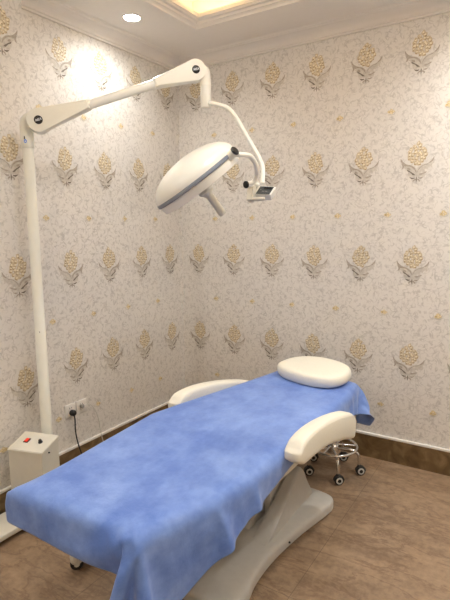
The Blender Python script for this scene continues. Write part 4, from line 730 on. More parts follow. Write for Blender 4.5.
-1258,-33,-198,3,8,47,2,9,41,3,8,47,3,10,44,6,9,44,2,8,44,3,10,43,2,10,46,2,6,45,3,10,42,24,5,38,39,1,28,42,2,6,45,1,5,47,1,1,45,-2,0,44,0,0,45,1,0,46,1,0,44,0,0,47,0,0,47,0,0,43,2,0,48,-1,0,43,0,0,46,1,0,45,1,0,44,-1,0,46,0,0,44,1,0,48,0,0,43,0,0,47,0,0,44,1,0,47,1,-2,44,0,-7,38,0,-20,29,-2,-35,0,-3,-46,5,-3,-43,7,-7,-45,9,-4,-44,5,-2,-45,2,-5,-45,
-1258,-32,-197,3,8,44,2,11,45,2,8,43,2,10,45,-1,9,44,3,11,45,3,7,44,4,10,44,4,6,44,1,12,46,20,6,40,36,2,28,46,1,13,43,1,3,47,-1,1,46,2,0,44,0,0,47,-3,0,45,1,0,45,0,0,46,0,0,46,0,0,43,1,0,46,0,0,45,2,0,46,-1,0,47,-1,0,44,2,0,45,1,0,45,-2,0,45,0,0,45,3,0,46,-1,1,46,1,-1,44,0,-3,46,0,-8,36,0,-25,25,-4,-41,17,-4,-42,9,-5,-42,6,-2,-45,5,-6,-45,4,-2,-44,4,-4,-46,
-1267,-32,-200,3,10,44,3,9,46,2,8,45,3,10,43,6,7,47,1,9,43,3,11,45,2,7,44,2,13,46,-1,7,44,17,6,44,35,4,29,42,0,16,48,2,3,45,0,3,46,0,-1,45,1,0,45,-2,0,46,3,0,45,-1,0,46,1,0,45,-2,0,46,2,0,46,-1,0,44,-1,0,46,1,0,47,1,0,45,0,0,44,2,0,47,-2,0,47,1,0,44,2,0,44,-1,2,48,2,-4,44,0,-2,45,-1,-10,30,-3,-33,19,-3,-44,19,0,-40,-9,-11,-47,2,-7,-44,8,0,-42,5,-7,-47,3,-4,-43,
-1226,-28,-196,1,8,46,3,11,44,2,10,45,1,8,43,-1,12,46,1,7,44,4,10,44,4,10,45,2,9,46,-1,11,46,12,5,43,32,4,30,42,2,22,47,-1,5,46,0,2,45,2,-1,46,-2,0,47,0,0,45,2,0,47,-1,0,44,0,0,46,0,0,46,2,0,45,0,0,46,-1,0,47,1,0,44,-1,0,47,1,0,45,1,0,45,-1,0,47,1,0,44,2,-1,49,-2,1,44,2,-3,46,2,-2,47,-1,-20,30,0,-36,14,0,-47,-11,-13,-43,9,-4,-45,-8,-7,-47,1,-4,-42,5,-4,-45,5,-5,-45,
-1195,-29,-185,2,9,44,1,10,45,1,12,46,1,7,43,6,8,46,2,11,45,2,9,44,2,8,44,2,11,46,-1,8,44,8,10,46,30,5,34,42,1,27,44,1,-1,48,-2,1,48,1,1,45,0,0,46,-1,1,45,2,0,47,1,0,45,-2,1,44,0,0,48,3,0,44,0,0,46,-1,0,45,0,0,48,0,0,45,1,0,45,-1,0,48,1,-1,43,-1,0,47,2,-1,47,3,3,51,5,-3,51,2,-4,40,-2,-31,23,-2,-44,-5,-5,-47,17,-10,-44,-13,-3,-43,19,-9,-44,-7,-3,-43,13,-5,-41,14,-6,-41,
-1216,-29,-184,4,9,46,3,8,45,3,10,46,3,10,42,3,7,46,3,9,44,2,12,47,3,10,45,1,8,44,2,9,44,2,9,44,24,8,43,44,1,18,45,-2,2,50,-2,-1,44,2,-2,45,-1,-1,46,-1,-1,46,0,0,47,0,0,45,1,-2,47,-1,1,45,0,-1,45,1,-1,46,0,1,48,0,0,44,0,0,48,1,0,44,1,-1,47,0,1,45,0,2,47,5,-1,52,5,1,47,1,-12,51,5,-3,46,0,-18,7,-5,-50,12,-4,-47,13,-7,-47,20,-20,-35,-2,4,-46,25,-27,-29,13,-9,-41,14,-7,-40,
-1277,-3,-191,3,8,47,2,9,45,2,9,44,0,10,44,2,8,46,1,8,45,-4,7,47,2,10,43,6,10,44,13,14,44,20,8,41,22,7,41,45,-7,0,42,-14,-10,46,2,1,44,1,-1,48,1,0,46,-1,0,46,0,1,44,1,0,47,0,-1,45,0,0,47,1,-1,46,0,1,47,0,0,44,0,-1,47,-1,1,45,1,-1,47,0,0,46,0,0,47,2,-4,53,1,-2,50,-3,-5,44,23,0,43,-14,-18,45,7,-15,49,7,-15,17,-12,-43,16,-14,-43,16,-11,-42,6,-12,-43,5,-11,-45,34,-25,-12,14,-13,-37,
-1360,20,-203,0,8,48,-1,6,44,2,7,47,2,12,43,3,10,47,4,13,44,8,12,43,16,11,42,19,9,41,23,8,39,24,9,42,0,-45,10,45,0,0,41,16,-5,48,-3,-1,45,-3,0,47,-8,-5,45,5,3,45,0,-3,49,-1,1,46,-1,1,47,0,-2,43,0,2,46,-1,0,49,0,-1,45,1,0,45,0,-2,46,0,0,49,0,1,46,-1,-2,53,-1,-5,53,-3,-6,52,7,-4,40,31,1,32,-32,-24,47,-8,-9,45,12,-18,16,41,-18,27,-9,-43,23,-11,-37,20,-18,-39,17,-16,-39,-10,-22,-34,35,-6,-25,
-1411,6,-181,1,8,46,2,11,45,6,9,45,8,13,43,13,14,43,18,11,42,22,10,41,23,7,37,23,5,39,25,7,41,23,-29,25,-29,-39,-2,45,-2,-3,46,3,0,44,16,-4,45,-7,0,46,2,0,47,0,-2,48,-4,0,45,-5,-2,47,-1,0,46,4,-1,46,-4,0,47,4,1,46,-2,-1,47,1,0,43,-3,0,48,3,1,48,-5,-2,53,1,-5,52,-3,-4,51,1,-5,39,38,5,48,13,-6,44,-24,-20,29,-32,-20,46,12,-16,-6,46,-17,35,24,-28,24,-9,-37,24,-14,-38,-1,-27,-35,16,-13,-39,38,-1,-16,
-1444,-3,-156,8,15,43,15,11,44,19,15,40,20,9,41,24,8,40,23,6,39,26,5,39,22,4,39,25,5,40,30,-14,35,-4,-44,7,-40,-22,-8,47,-9,-1,47,0,-2,46,8,-1,42,13,-2,47,-10,2,45,3,-1,47,-6,-2,48,2,1,46,-2,-1,46,-3,-1,46,2,0,47,-2,-1,47,-1,1,46,1,-2,46,2,0,48,-4,0,50,0,-4,53,-2,-6,55,-1,-7,46,28,2,35,39,7,49,-4,-15,41,-25,-18,25,-39,-22,49,9,-17,-15,44,-16,17,43,-19,31,6,-31,28,-10,-38,-1,-26,-33,33,0,-30,41,-3,-14,
-1444,-6,-142,23,10,39,24,9,39,23,6,40,25,5,41,26,6,39,22,6,38,25,4,41,24,5,38,28,-3,37,18,-36,23,-28,-38,-5,-42,-15,-5,47,-15,0,44,1,-3,48,2,1,44,12,-4,47,5,1,47,-9,-3,44,2,0,49,-4,-1,45,-2,1,48,2,-1,44,-4,0,49,4,1,46,-1,-1,48,0,-2,45,-6,2,48,2,-4,56,-3,-6,51,-1,-4,52,18,-3,31,45,10,45,24,-5,46,-18,-17,45,-24,-20,19,-43,-22,47,2,-19,-8,48,-17,-9,47,-13,32,25,-25,23,-14,-34,28,-8,-33,39,17,1,30,-7,-28,
-1400,-33,-144,23,5,41,25,4,38,26,4,41,22,6,39,25,8,40,22,10,39,26,5,39,23,4,42,30,-22,30,-7,-45,6,-42,-18,-7,-41,-22,-6,44,-18,1,47,1,-1,45,0,-1,47,6,-2,47,10,0,48,2,-3,45,-9,0,46,2,-1,49,-1,-1,44,0,0,47,-2,0,48,-3,1,45,-2,-3,48,0,2,48,1,1,50,-3,-7,57,0,-6,52,12,-3,44,34,3,25,45,12,52,-1,-15,50,-4,-17,32,-36,-23,21,-44,-21,48,-4,-21,-24,46,-13,-9,47,-13,30,26,-25,27,23,-24,38,4,-21,35,-19,-19,32,23,-9,
-1352,-65,-137,26,4,38,23,5,41,26,10,41,22,6,38,23,11,41,23,7,39,25,8,40,25,-5,37,19,-40,19,-31,-37,-4,-43,-17,-7,-41,-20,-3,44,-21,-4,46,0,1,46,2,-3,48,3,-1,47,8,1,43,1,-3,50,2,0,44,-6,0,47,-2,0,47,-1,-2,49,-1,0,46,0,-1,46,2,0,47,0,1,48,-6,0,53,2,-7,55,8,-5,50,23,-2,38,41,8,31,44,8,50,-4,-14,47,-18,-23,29,-41,-23,20,-42,-24,51,-8,-20,-22,46,-15,-28,41,-11,31,25,-26,30,20,-22,37,-2,-19,37,7,-18,27,31,-1,
-1288,-75,-122,22,6,41,26,8,39,22,8,42,23,12,38,23,6,42,22,10,38,26,5,38,25,-22,34,-25,-40,0,-47,-15,5,-38,5,20,8,-44,-22,10,-39,-21,47,1,0,47,1,-2,47,1,0,48,6,0,47,1,-3,45,2,-1,49,3,0,47,-2,1,47,0,-2,46,-2,-1,47,0,1,46,-6,0,49,0,1,50,1,-2,51,7,-8,54,16,-1,45,30,1,33,44,8,37,41,7,52,-12,-18,41,-26,-26,25,-43,-22,23,-42,-25,47,-18,-22,-23,46,-13,-37,36,-10,35,20,-26,33,19,-22,30,17,-16,32,22,-11,26,31,-1,
-1224,-81,-106,24,8,39,23,10,40,22,8,41,25,8,40,23,7,40,23,11,41,26,-1,37,-12,-44,11,-46,-18,2,-44,7,17,-43,-12,9,20,-37,-23,20,-39,-18,43,-15,-5,51,-1,-1,47,0,-3,46,0,1,45,1,-3,49,1,1,47,0,-1,48,0,-2,47,1,0,46,0,0,48,0,0,48,1,1,49,2,-1,49,5,-1,53,11,-4,51,22,-3,44,35,3,34,42,10,37,40,7,46,-21,-24,37,-30,-24,24,-43,-24,26,-43,-26,43,-30,-24,-25,45,-14,-38,39,-12,19,38,-15,32,20,-14,31,23,-15,30,23,-8,33,18,-11
]
NX, NY = 45, 93
D = list(SHEET)
for i in range(3, len(D)): D[i] += D[i-3]
bm = bmesh.new()
vs = [bm.verts.new((D[3*i]/2000, D[3*i+1]/2000, D[3*i+2]/2000)) for i in range(NX*NY)]
for j in range(NY-1):
    for i in range(NX-1): bm.faces.new((vs[j*NX+i], vs[j*NX+i+1], vs[(j+1)*NX+i+1], vs[(j+1)*NX+i]))
sh = link('bed_sheet', bm, M['sheet'], smooth='keep')
for p in sh.data.polygons: p.use_smooth = True
md = sh.modifiers.new('subdivision', 'SUBSURF'); md.levels = 1; md.render_levels = 2
md = sh.modifiers.new('thickness', 'SOLIDIFY'); md.thickness = .0012; md.offset = 1
tag(sh, 'blue non-woven disposable sheet draped over the treatment bed', 'bed sheet')

# ------------------------------------------------------------------ pillow
bm = bmesh.new()
pc = V((1.385, -.485, .670)); rot = Matrix.Translation(pc) @ Matrix.Rotation(math.radians(-16), 4, 'Z') @ Matrix.Rotation(math.radians(4), 4, 'X')
pl = []
for k in range(56):
    t = 2*PI*k/56; c_, s_ = math.cos(t), math.sin(t)
    x = .242*math.copysign(abs(c_)**.86, c_); y = (.20 if s_ > 0 else .155)*math.copysign(abs(s_)**(.9 if s_ > 0 else .72), s_)
    pl.append((x, y))
R = []
for s, z in ((.86, .0), (.94, .004), (.985, .016), (1.0, .034), (.992, .052), (.965, .064), (.90, .072), (.75, .077), (.5, .080), (.25, .081)):
    R.append([bm.verts.new(rot @ V((x*s, y*s, z))) for x, y in pl])
for a, b in zip(R, R[1:]):
    for i in range(56): bm.faces.new((a[i], a[(i+1)%56], b[(i+1)%56], b[i]))
bm.faces.new(R[0]); bm.faces.new(R[-1])
pil = tag(link('pillow', bm, M['leather'], smooth=True), 'cream leather oval pillow lying on the head end of the blue sheet', 'pillow')

# ------------------------------------------------------------------ rolling stool
SX, SY = 1.472, -.341
stool = empty('rolling_stool', (SX, SY, 0), 'chrome rolling stool with a foot ring under the head end of the bed', 'stool')
bm = bmesh.new(); lathe(bm, (SX,SY,.395), (0,0,1), [(.10,0), (.145,.006), (.155,.02), (.155,.05), (.148,.064), (.12,.072), (0,.075)], 40); link('seat', bm, M['leather'], stool, True)
bm = bmesh.new(); cyl(bm, (SX,SY,.13), (SX,SY,.27), .026); cyl(bm, (SX,SY,.27), (SX,SY,.40), .014); link('gas_column', bm, M['chrome'], stool, True)
bm = bmesh.new(); lathe(bm, (SX,SY,.135), (0,0,1), [(.032,0), (.04,.006), (.04,.05), (.032,.06)], 28); link('hub', bm, M['chrome'], stool, True)
bm = bmesh.new(); torus(bm, (SX,SY,.180), (0,0,1), .157, .0085)
for k in range(3):
    a = k*2*PI/3 + .5; tube(bm, [(SX+.03*math.cos(a), SY+.03*math.sin(a), .19), (SX+.148*math.cos(a), SY+.155*math.sin(a), .180)], .006, 10)
link('foot_ring', bm, M['chrome'], stool, True)
a0 = math.atan2(-.493-SY, 1.568-SX)
for k in range(5):
    a = a0 + k*2*PI/5; d = V((math.cos(a), math.sin(a), 0)); c0 = V((SX, SY, 0))
    bm = bmesh.new()
    tube(bm, smooth_path([c0+d*.03+V((0,0,.165)), c0+d*.12+V((0,0,.168)), c0+d*.168+V((0,0,.145)), c0+d*.172+V((0,0,.062))], .04), .0095, 12)
    leg = link('leg', bm, M['chrome'], stool, True)
    side = V((-d.y, d.x, 0)); 
    # casters face the camera side as in a swivelled wheel
    w = V((.62, -.78, 0)) if k in (0, 1, 4) else V((.3, -.95, 0))
    wc = c0 + d*.176 + V((0,0,.030)) + V((.78, .62, 0))*.006
    bm = bmesh.new()
    cyl(bm, wc - w*.013 , wc + w*.013, .030, 28, 0, .004)
    lathe(bm, wc + w*.0132, w, [(.0,.0), (.011,.0), (.0115,.001)], 24, 0)
    lathe(bm, wc + w*.0128, w, [(.0115,.0), (.0125,.0035), (.0205,.0035), (.0215,.0)], 28, 1, cap=False)
    lathe(bm, wc + w*.0128, w, [(.0,.003), (.0118,.003)], 24, 0, cap=False)
    cyl(bm, c0+d*.172+V((0,0,.045)), c0+d*.172+V((0,0,.072)), .011, 16, 0)
    # hood over the wheel
    for s in (-1, 1):
        pass
    hp = []
    for q in range(11):
        t = PI*q/10; hp.append((math.cos(t)*.034, math.sin(t)*.034))
    hp += [(-.027, 0)] + [(math.cos(PI - PI*q/10)*.031, math.sin(PI*q/10)*.031) for q in range(1, 10)] + [(.031, 0)]
    u_ = V((-w.y, w.x, 0))
    Mh = Matrix(((u_.x, 0, w.x, wc.x), (u_.y, 0, w.y, wc.y), (0, 1, 0, wc.z), (0, 0, 0, 1)))
    prism(bm, hp, -.012, .010, 0, Mh)
    link('caster', bm, [M['rubber'], M['rim']], leg, True)

# ------------------------------------------------------------------ surgical lamp on its mobile stand
PXY = (.23, -1.60)
lamp = empty('surgical_lamp', (PXY[0], PXY[1], 0), 'cream mobile surgical lamp with a domed head on a long jointed arm, beside the bed', 'surgical lamp')
ez = V((0,0,1))
# flat H-shaped base on casters
bm = bmesh.new(); box(bm, (.13,-2.12,.028), (.322,-1.42,.058), bevel=.006); link('base_rail', bm, M['box'], lamp, True)
bm = bmesh.new(); box(bm, (.73,-1.86,.045), (.82,-1.42,.085), bevel=.006); link('base_rail', bm, M['box'], lamp, True)
bm = bmesh.new(); box(bm, (.32,-1.66,.030), (.732,-1.56,.078), bevel=.006); link('cross_bar', bm, M['box'], lamp, True)
for (x, y, zr) in ((.775,-1.885,.030), (.775,-1.44,.030), (.225,-2.08,.014), (.225,-1.46,.014)):
    bm = bmesh.new(); w = V((.8,-.6,0))
    c_ = V((x, y, zr)); 
    cyl(bm, c_-w*.014, c_+w*.014, zr, 24, 0, .003)
    if zr > .02:
        lathe(bm, c_+w*.0142, w, [(0,.001), (.014,.001)], 20, 1, cap=False)
        up = c_ + V((0,0,.0)) 
        lathe(bm, up, (0,0,1), [(.026,.006), (.030,.014), (.030,.050), (.022,.060)], 20, 1)
    link('caster', bm, [M['rubber'], M['lamp']], lamp, True)
# control box, turned slightly on the stand
FL, FR, BR, BL = V((.213,-1.842,.452)), V((.424,-1.782,.452)), V((.386,-1.640,.492)), V((.175,-1.700,.492))
def inset_box(bm, top, zb, g=0):
    c = (top[0]+top[1]+top[2]+top[3])/4
    t = [p + (c-p).normalized()*g - ez*(.006 if g else 0) for p in top]
    a = [bm.verts.new((p.x, p.y, zb)) for p in t]; b = [bm.verts.new(p) for p in t]
    fs = [bm.faces.new(a[::-1]), bm.faces.new(b)] + [bm.faces.new((a[i], a[(i+1)%4], b[(i+1)%4], b[i])) for i in range(4)]
    return fs
bm = bmesh.new(); inset_box(bm, (FL, FR, BR, BL), .06, .006)
cb = link('control_box', bm, M['box'], lamp)
bm = bmesh.new()
top = (FL, FR, BR, BL); lo = [p - ez*.016 for p in top]
a = [bm.verts.new(p) for p in lo]; b = [bm.verts.new(p) for p in top]
fs = [bm.faces.new(a[::-1]), bm.faces.new(b)] + [bm.faces.new((a[i], a[(i+1)%4], b[(i+1)%4], b[i])) for i in range(4)]
bmesh.ops.bevel(bm, geom=list({e for f in fs for e in f.edges}), offset=.003, segments=2, affect='EDGES')
link('box_lid', bm, M['box'], cb)
un = (FR-FL).normalized(); vn = (BL-FL).normalized(); wn = un.cross(vn).normalized()
def on_lid(u, v, o=0): return FL + un*(u*(FR-FL).length) + vn*(v*(BL-FL).length) + wn*o
def lid_mat(u, v): 
    p = on_lid(u, v); return Matrix(((un.x,vn.x,wn.x,p.x),(un.y,vn.y,wn.y,p.y),(un.z,vn.z,wn.z,p.z),(0,0,0,1)))
bm = bmesh.new()
prism(bm, [(-.014,-.0165),(.014,-.0165),(.014,.0165),(-.014,.0165)], 0, .003, 0, lid_mat(.31,.52))
prism(bm, [(-.008,-.0125),(.008,-.0125),(.008,.0125),(-.008,.0125)], .003, .007, 1, lid_mat(.31,.52))
link('rocker_switch', bm, [M['black'], M['red']], cb)
bm = bmesh.new(); lathe(bm, on_lid(.70,.52), wn, [(.012,0), (.012,.004), (.0095,.005), (.0085,.016), (.007,.018)], 24); link('knob', bm, M['black'], cb, True)
bm = bmesh.new(); kp = FR*.62 + BR*.38 - ez*.035; lathe(bm, kp, (BR-FR).cross(ez), [(.004,-.002), (.004,.004), (.002,.005)], 12); link('side_screw', bm, M['black'], cb, True)
# pole and collar
bm = bmesh.new(); px, py = PXY
lathe(bm, (px,py,.056), ez, [(.030,0), (.030,.93), (.0285,.932), (.0285,1.975)], 32)
pole = link('pole', bm, M['lamp'], lamp, True)
bm = bmesh.new(); lathe(bm, V((px,py,1.05)) + V((.022,-.0205,0)), (.7,-.7,0), [(.0025,-.004), (.0025,.0015)], 10); link('pole_screw', bm, M['black'], pole, True)
bm = bmesh.new(); lathe(bm, (px,py,2.032), ez, [(.030,0), (.034,.006), (.034,.078), (.032,.084)], 32)
colr = link('collar', bm, M['lamp'], lamp, True)
cd = V((.60,-.80,0)).normalized(); cu = V((.80,.60,0)).normalized()
bm = bmesh.new()
def on_col(a, z, r=.0345):
    d = (cd*math.cos(a) + cu*math.sin(a)); return V((px,py,z)) + d*r
def col_patch(bm, pts, mi):
    f = bm.faces.new([bm.verts.new(on_col(a, z, .0346 + mi*.0002)) for a, z in pts]); f.material_index = mi
col_patch(bm, [(-.02+.22*math.cos(t*PI/6)*1, 2.062+.010*math.sin(t*PI/6)) for t in range(12)], 0)
col_patch(bm, [(-.02+.10*math.cos(t*PI/4), 2.061+.0045*math.sin(t*PI/4)) for t in range(8)], 2)
col_patch(bm, [(-.22,2.072), (-.02,2.072), (-.05,2.086), (-.18,2.088)], 1)
link('sticker', bm, [M['blue'], M['black'], M['white']], colr)

LD = V((.3084,-1.5807,2.1626)); RD = V((.8743,-.9796,2.4581))
au = (RD-LD).normalized(); nh = V((au.y, -au.x, 0)).normalized()         # pivot axis, towards the room
av = nh.cross(au).normalized()
if av.z < 0: av = -av
def arm_mat(o): return Matrix(((au.x,av.x,nh.x,o.x),(au.y,av.y,nh.y,o.y),(au.z,av.z,nh.z,o.z),(0,0,0,1)))
Ltot = (RD-LD).length
def housing(bm, o, R, r, L, sgn, th):
    """round end of radius R tapering to half height r at distance L"""
    ang = math.asin((R-r)/L)
    P = []
    for k in range(25):
        t = PI/2 - ang + (PI + 2*ang)*k/24
        P.append((sgn*R*math.cos(t), R*math.sin(t)))
    P += [(sgn*L, -r), (sgn*L, r)]
    if sgn < 0: P = P[::-1]
    prism(bm, P, -th, th, 0, arm_mat(o), bevel=.012)
bm = bmesh.new(); housing(bm, LD, .058, .0255, .27, 1, .030); lh = link('arm_housing', bm, M['lamp'], lamp, True)
bm = bmesh.new(); housing(bm, RD, .055, .0255, .24, -1, .029); rh = link('arm_housing', bm, M['lamp_white'], lamp, True)
bm = bmesh.new(); lathe(bm, LD+au*.262, au, [(.0245,0), (.0275,.003), (.0275,.012), (.0245,.016)], 28); link('joint_ring', bm, M['lamp'], lamp, True)
bm = bmesh.new(); cyl(bm, LD+au*.262, RD-au*.232, .0232, 28); link('arm_tube', bm, M['lamp_white'], lamp, True)
def badge(o, par, th, ang):
    b = bmesh.new(); lathe(b, o+nh*(th-.001), nh, [(.0215,0), (.0215,.003), (.019,.0042), (0,.0045)], 32)
    bd = link('badge', b, M['black'], par, True)
    tcv = bpy.data.curves.new('lettering', 'FONT'); tcv.body = 'MEA'; tcv.size = .0165; tcv.extrude = .0004
    tcv.align_x = 'CENTER'; tcv.align_y = 'CENTER'; tcv.shear = .25; tcv.offset = .0004
    to = bpy.data.objects.new('lettering', tcv)
    me = None
    COL.objects.link(to)
    dg = bpy.context.evaluated_depsgraph_get(); me = bpy.data.meshes.new_from_object(to.evaluated_get(dg))
    bpy.data.objects.remove(to)
    b = bmesh.new(); b.from_mesh(me)
    # text plane facing nh, upright along the arm
    T = Matrix(((au.x,av.x,nh.x,0),(au.y,av.y,nh.y,0),(au.z,av.z,nh.z,0),(0,0,0,1)))
    q = o + nh*(th+.0042)
    b.transform(Matrix.Translation(q) @ T @ Matrix.Rotation(ang, 4, 'Z'))
    link('lettering', b, M['badge_text'], par)
badge(LD, lh, .030, 0); badge(RD, rh, .029, -.12)
# elbows: curved cover from collar to the joint
bm = bmesh.new()
jL = LD - nh*.045
tube(bm, smooth_path([V((px,py,2.114)), V((px,py,2.175)), V((LD.x,LD.y,2.185)) - nh*.012 - au*.015], .06, 10), .034, 28)
lathe(bm, LD-nh*.030, nh, [(.052,-.022), (.060,-.016), (.060,-.002), (.056,.0)], 32)
link('elbow_joint', bm, M['lamp'], lamp, True)
KN = V((.9080,-.9285,0))
bm = bmesh.new()
tube(bm, smooth_path([RD - nh*.004 - au*.01 + V((0,0,.002)), V((RD.x, RD.y, RD.z)) + V((KN.x-RD.x, KN.y-RD.y, .018))*.9, V((KN.x,KN.y,2.385))], .05, 10), .032, 28)
lathe(bm, RD-nh*.029, nh, [(.050,-.018), (.056,-.012), (.056,-.002), (.05,0)], 32)
link('elbow_joint', bm, M['lamp_white'], lamp, True)
bm = bmesh.new(); lathe(bm, (KN.x,KN.y,2.270), ez, [(.0265,0), (.0295,.004), (.0295,.135), (.027,.14)], 28)
kk = link('swivel_knuckle', bm, M['lamp_white'], lamp, True)
bm = bmesh.new(); q = V((KN.x,KN.y,2.345)) + V((.6,-.8,0))*.0265; lathe(bm, q, (.6,-.8,0), [(.003,-.002), (.003,.001)], 10); link('knuckle_screw', bm, M['black'], kk)
# drop tube
bm = bmesh.new()
tube(bm, smooth_path([(.915,-.930,2.292), (.9487,-.9375,2.2884), (1.035,-.905,2.262), (1.0800,-.9043,2.2155), (1.2374,-.9146,1.9777), (1.2700,-.9290,1.9225), (1.2823,-.9585,1.835)], .035, 6), .0118, 18)
link('drop_tube', bm, M['lamp_white'], lamp, True)
# control unit at the foot of the drop tube: sloped display box
A, B_, C, Dd = V((1.2821,-.9856,1.8194)), V((1.3559,-.9633,1.8134)), V((1.3470,-1.0009,1.7683)), V((1.2758,-1.0207,1.7791))
A = A + (A-B_)*.02
pn = (B_-A).cross(Dd-A).normalized()
if pn.dot(V((.53,-.83,.1))) < 0: pn = -pn
dx = (B_-A).normalized(); dy_ = pn.cross(dx).normalized()
if dy_.z < 0: dy_ = -dy_
pw, ph = .072, .050
pcn = (A+B_+C+Dd)/4
MP = Matrix(((dx.x,dy_.x,pn.x,pcn.x),(dx.y,dy_.y,pn.y,pcn.y),(dx.z,dy_.z,pn.z,pcn.z),(0,0,0,1)))
sk = .012
bm = bmesh.new(); prism(bm, [(-pw/2-.005-sk,-ph/2-.002),(pw/2+.004-sk*.4,-ph/2-.002),(pw/2+.005+sk,ph/2+.006),(-pw/2-.006+sk*.2,ph/2+.006)], -.045, -.001, 0, MP, bevel=.003)
hb = link('control_unit', bm, M['lamp_white'], lamp, True)
bm = bmesh.new()
prism(bm, [(-pw/2-sk*.6,-ph/2),(pw/2-sk*.7,-ph/2),(pw/2+sk*.6,ph/2),(-pw/2+sk*.6,ph/2)], -.002, .0015, 0, MP)
prism(bm, [(-.008,.006),(.034,.006),(.038,.020),(-.005,.020)], .0015, .0022, 1, MP)
for (x, y) in ((-.022,.004), (-.012,-.008), (-.004,-.008), (.006,-.008), (.012,-.008)):
    prism(bm, [(x-.002,y-.0018),(x+.002,y-.0018),(x+.002,y+.0018),(x-.002,y+.0018)], .0015, .0022, 2, MP)
link('display', bm, [M['dark'], M['darker'], M['greyplastic']], hb)
# bracket plate left of the unit and the stub under it
bm = bmesh.new()
S0 = V((1.2470,-.985,1.8450)); S1 = V((1.2491,-1.0441,1.7431))
pts = [V((1.262,-.965,1.846)), V((1.262,-1.005,1.822)), V((1.268,-1.022,1.778)), V((1.262,-1.030,1.743)), V((1.243,-1.045,1.740)), V((1.240,-1.03,1.79)), V((1.236,-.995,1.838))]
cen = sum(pts, V((0,0,0)))/len(pts); tn = (pts[2]-pts[0]).cross(pts[4]-pts[0]).normalized()*.013
fa = [bm.verts.new(p+tn) for p in pts]; fb = [bm.verts.new(p-tn) for p in pts]
bm.faces.new(fa); bm.faces.new(fb[::-1])
for i in range(len(pts)): bm.faces.new((fa[i], fa[(i+1)%len(pts)], fb[(i+1)%len(pts)], fb[i]))
bmesh.ops.recalc_face_normals(bm, faces=bm.faces)
link('bracket', bm, M['box'], lamp)
bm = bmesh.new(); cyl(bm, (1.250,-1.034,1.7505), (1.324,-1.010,1.7505), .0095, 16); link('bracket_stub', bm, M['box'], lamp, True)

# head
HC = V((1.0540,-1.2304,1.8513)); hn = V((.40135,.45538,-.79470)).normalized()   # light direction
HR = .242
# dome (behind the rim), skirt and lens
bm = bmesh.new(); prof = []
for k in range(19):
    t = k/18*PI/2
    prof.append((HR*.985*math.sin(t)**.97 if k else 0, -.110*math.cos(t) - .014 if k < 18 else -.014))
lathe(bm, HC, hn, prof, 72, cap=False)
dome = link('dome', bm, M['lamp_white'], lamp, True)
bm = bmesh.new(); lathe(bm, HC, hn, [(HR*.97,-.014), (HR+.002,-.012), (HR+.004,-.009), (HR+.004,.002), (HR+.001,.005), (HR*.97,.006)], 72, cap=False)
link('rim_band', bm, M['grey_band'], lamp, True)
bm = bmesh.new(); lathe(bm, HC, hn, [(HR*.975,.004), (HR*.985,.008), (HR*.96,.038), (HR*.945,.046), (HR*.90,.048), (HR*.88,.042)], 72, cap=False)
link('skirt', bm, M['lamp_white'], lamp, True)
bm = bmesh.new(); lathe(bm, HC, hn, [(HR*.885,.042), (.05,.044), (0,.044)], 64, cap=False)
link('lens_plate', bm, M['glass_lens'], lamp, True)
bm = bmesh.new()
for k in range(9):
    a = 2*PI*k/8; rr_ = 0.155 if k < 8 else 0; u_, w_, d_ = frame(hn)
    if k == 8: continue
    lathe(bm, HC + hn*.043 + u_*math.cos(a)*rr_ + w_*math.sin(a)*rr_, hn, [(.046,0), (.046,.003), (.040,.0035), (0,.002)], 24)
link('lens', bm, M['glass_lens'], lamp, True)
bm = bmesh.new(); lathe(bm, HC, hn, [(.040,.044), (.042,.078), (.034,.088), (.026,.094), (.0195,.106), (.0215,.216), (.0185,.224)], 32)
hd = link('handle', bm, M['box'], lamp, True)
b2 = bmesh.new(); q = HC + hn*.070 + (V((.53,-.83,.1)) - hn*V((.53,-.83,.1)).dot(hn)).normalized()*.0335; lathe(b2, q, V((.53,-.83,.3)), [(.003,-.002), (.003,.002)], 10); link('handle_screw', b2, M['black'], hd)
# pivot on the rim and yoke tube
pa, pb = V((1.2300,-1.2560,1.9070)), V((1.3036,-1.2714,1.9605)); pd = (pb-pa).normalized(); pa = pa + pd*.022
bm = bmesh.new(); lathe(bm, pa, pd, [(.020,-.010), (.029,-.006), (.029,.010), (.024,.014)], 28); link('pivot_collar', bm, M['grey_band'], lamp, True)
bm = bmesh.new(); lathe(bm, pa, pd, [(.0215,.012), (.0215,(pb-pa).length-.004), (.020,(pb-pa).length)], 28); pv = link('pivot_joint', bm, M['lamp'], lamp, True)
bm = bmesh.new(); lathe(bm, pb, pd, [(.0215,-.003), (.0225,.0), (.0225,.004), (.019,.007), (0,.007)], 28); link('end_cap', bm, M['black'], pv, True)
bm = bmesh.new()
yk = [pb-pd*.022, (1.3150,-1.2300,1.9480), (1.3192,-1.1548,1.9520), (1.3110,-1.0800,1.9200), (1.2880,-1.0250,1.8700), (1.2640,-1.0180,1.8380), (1.2455,-1.0420,1.8290)]
tube(bm, smooth_path(yk, .03, 6), .0125, 16)
yo = link('yoke_tube', bm, M['lamp_white'], lamp, True)
bm = bmesh.new(); cd2 = V((-.25,-.95,-.1)).normalized(); q0 = V((1.2470,-1.010,1.8290))
lathe(bm, q0, cd2, [(.017,0), (.018,.003), (.018,.040), (.017,.042)], 24)
link('yoke_joint', bm, M['lamp_white'], yo, True)
bm = bmesh.new(); lathe(bm, q0+cd2*.040, cd2, [(.019,0), (.019,.006), (.016,.009), (0,.009)], 24); link('end_cap', bm, M['black'], yo, True)
bm = bmesh.new(); tube(bm, [V((1.250,-1.0,1.829)), V((1.268,-.975,1.826))], .012, 12); link('yoke_pin', bm, M['lamp_white'], yo, True)

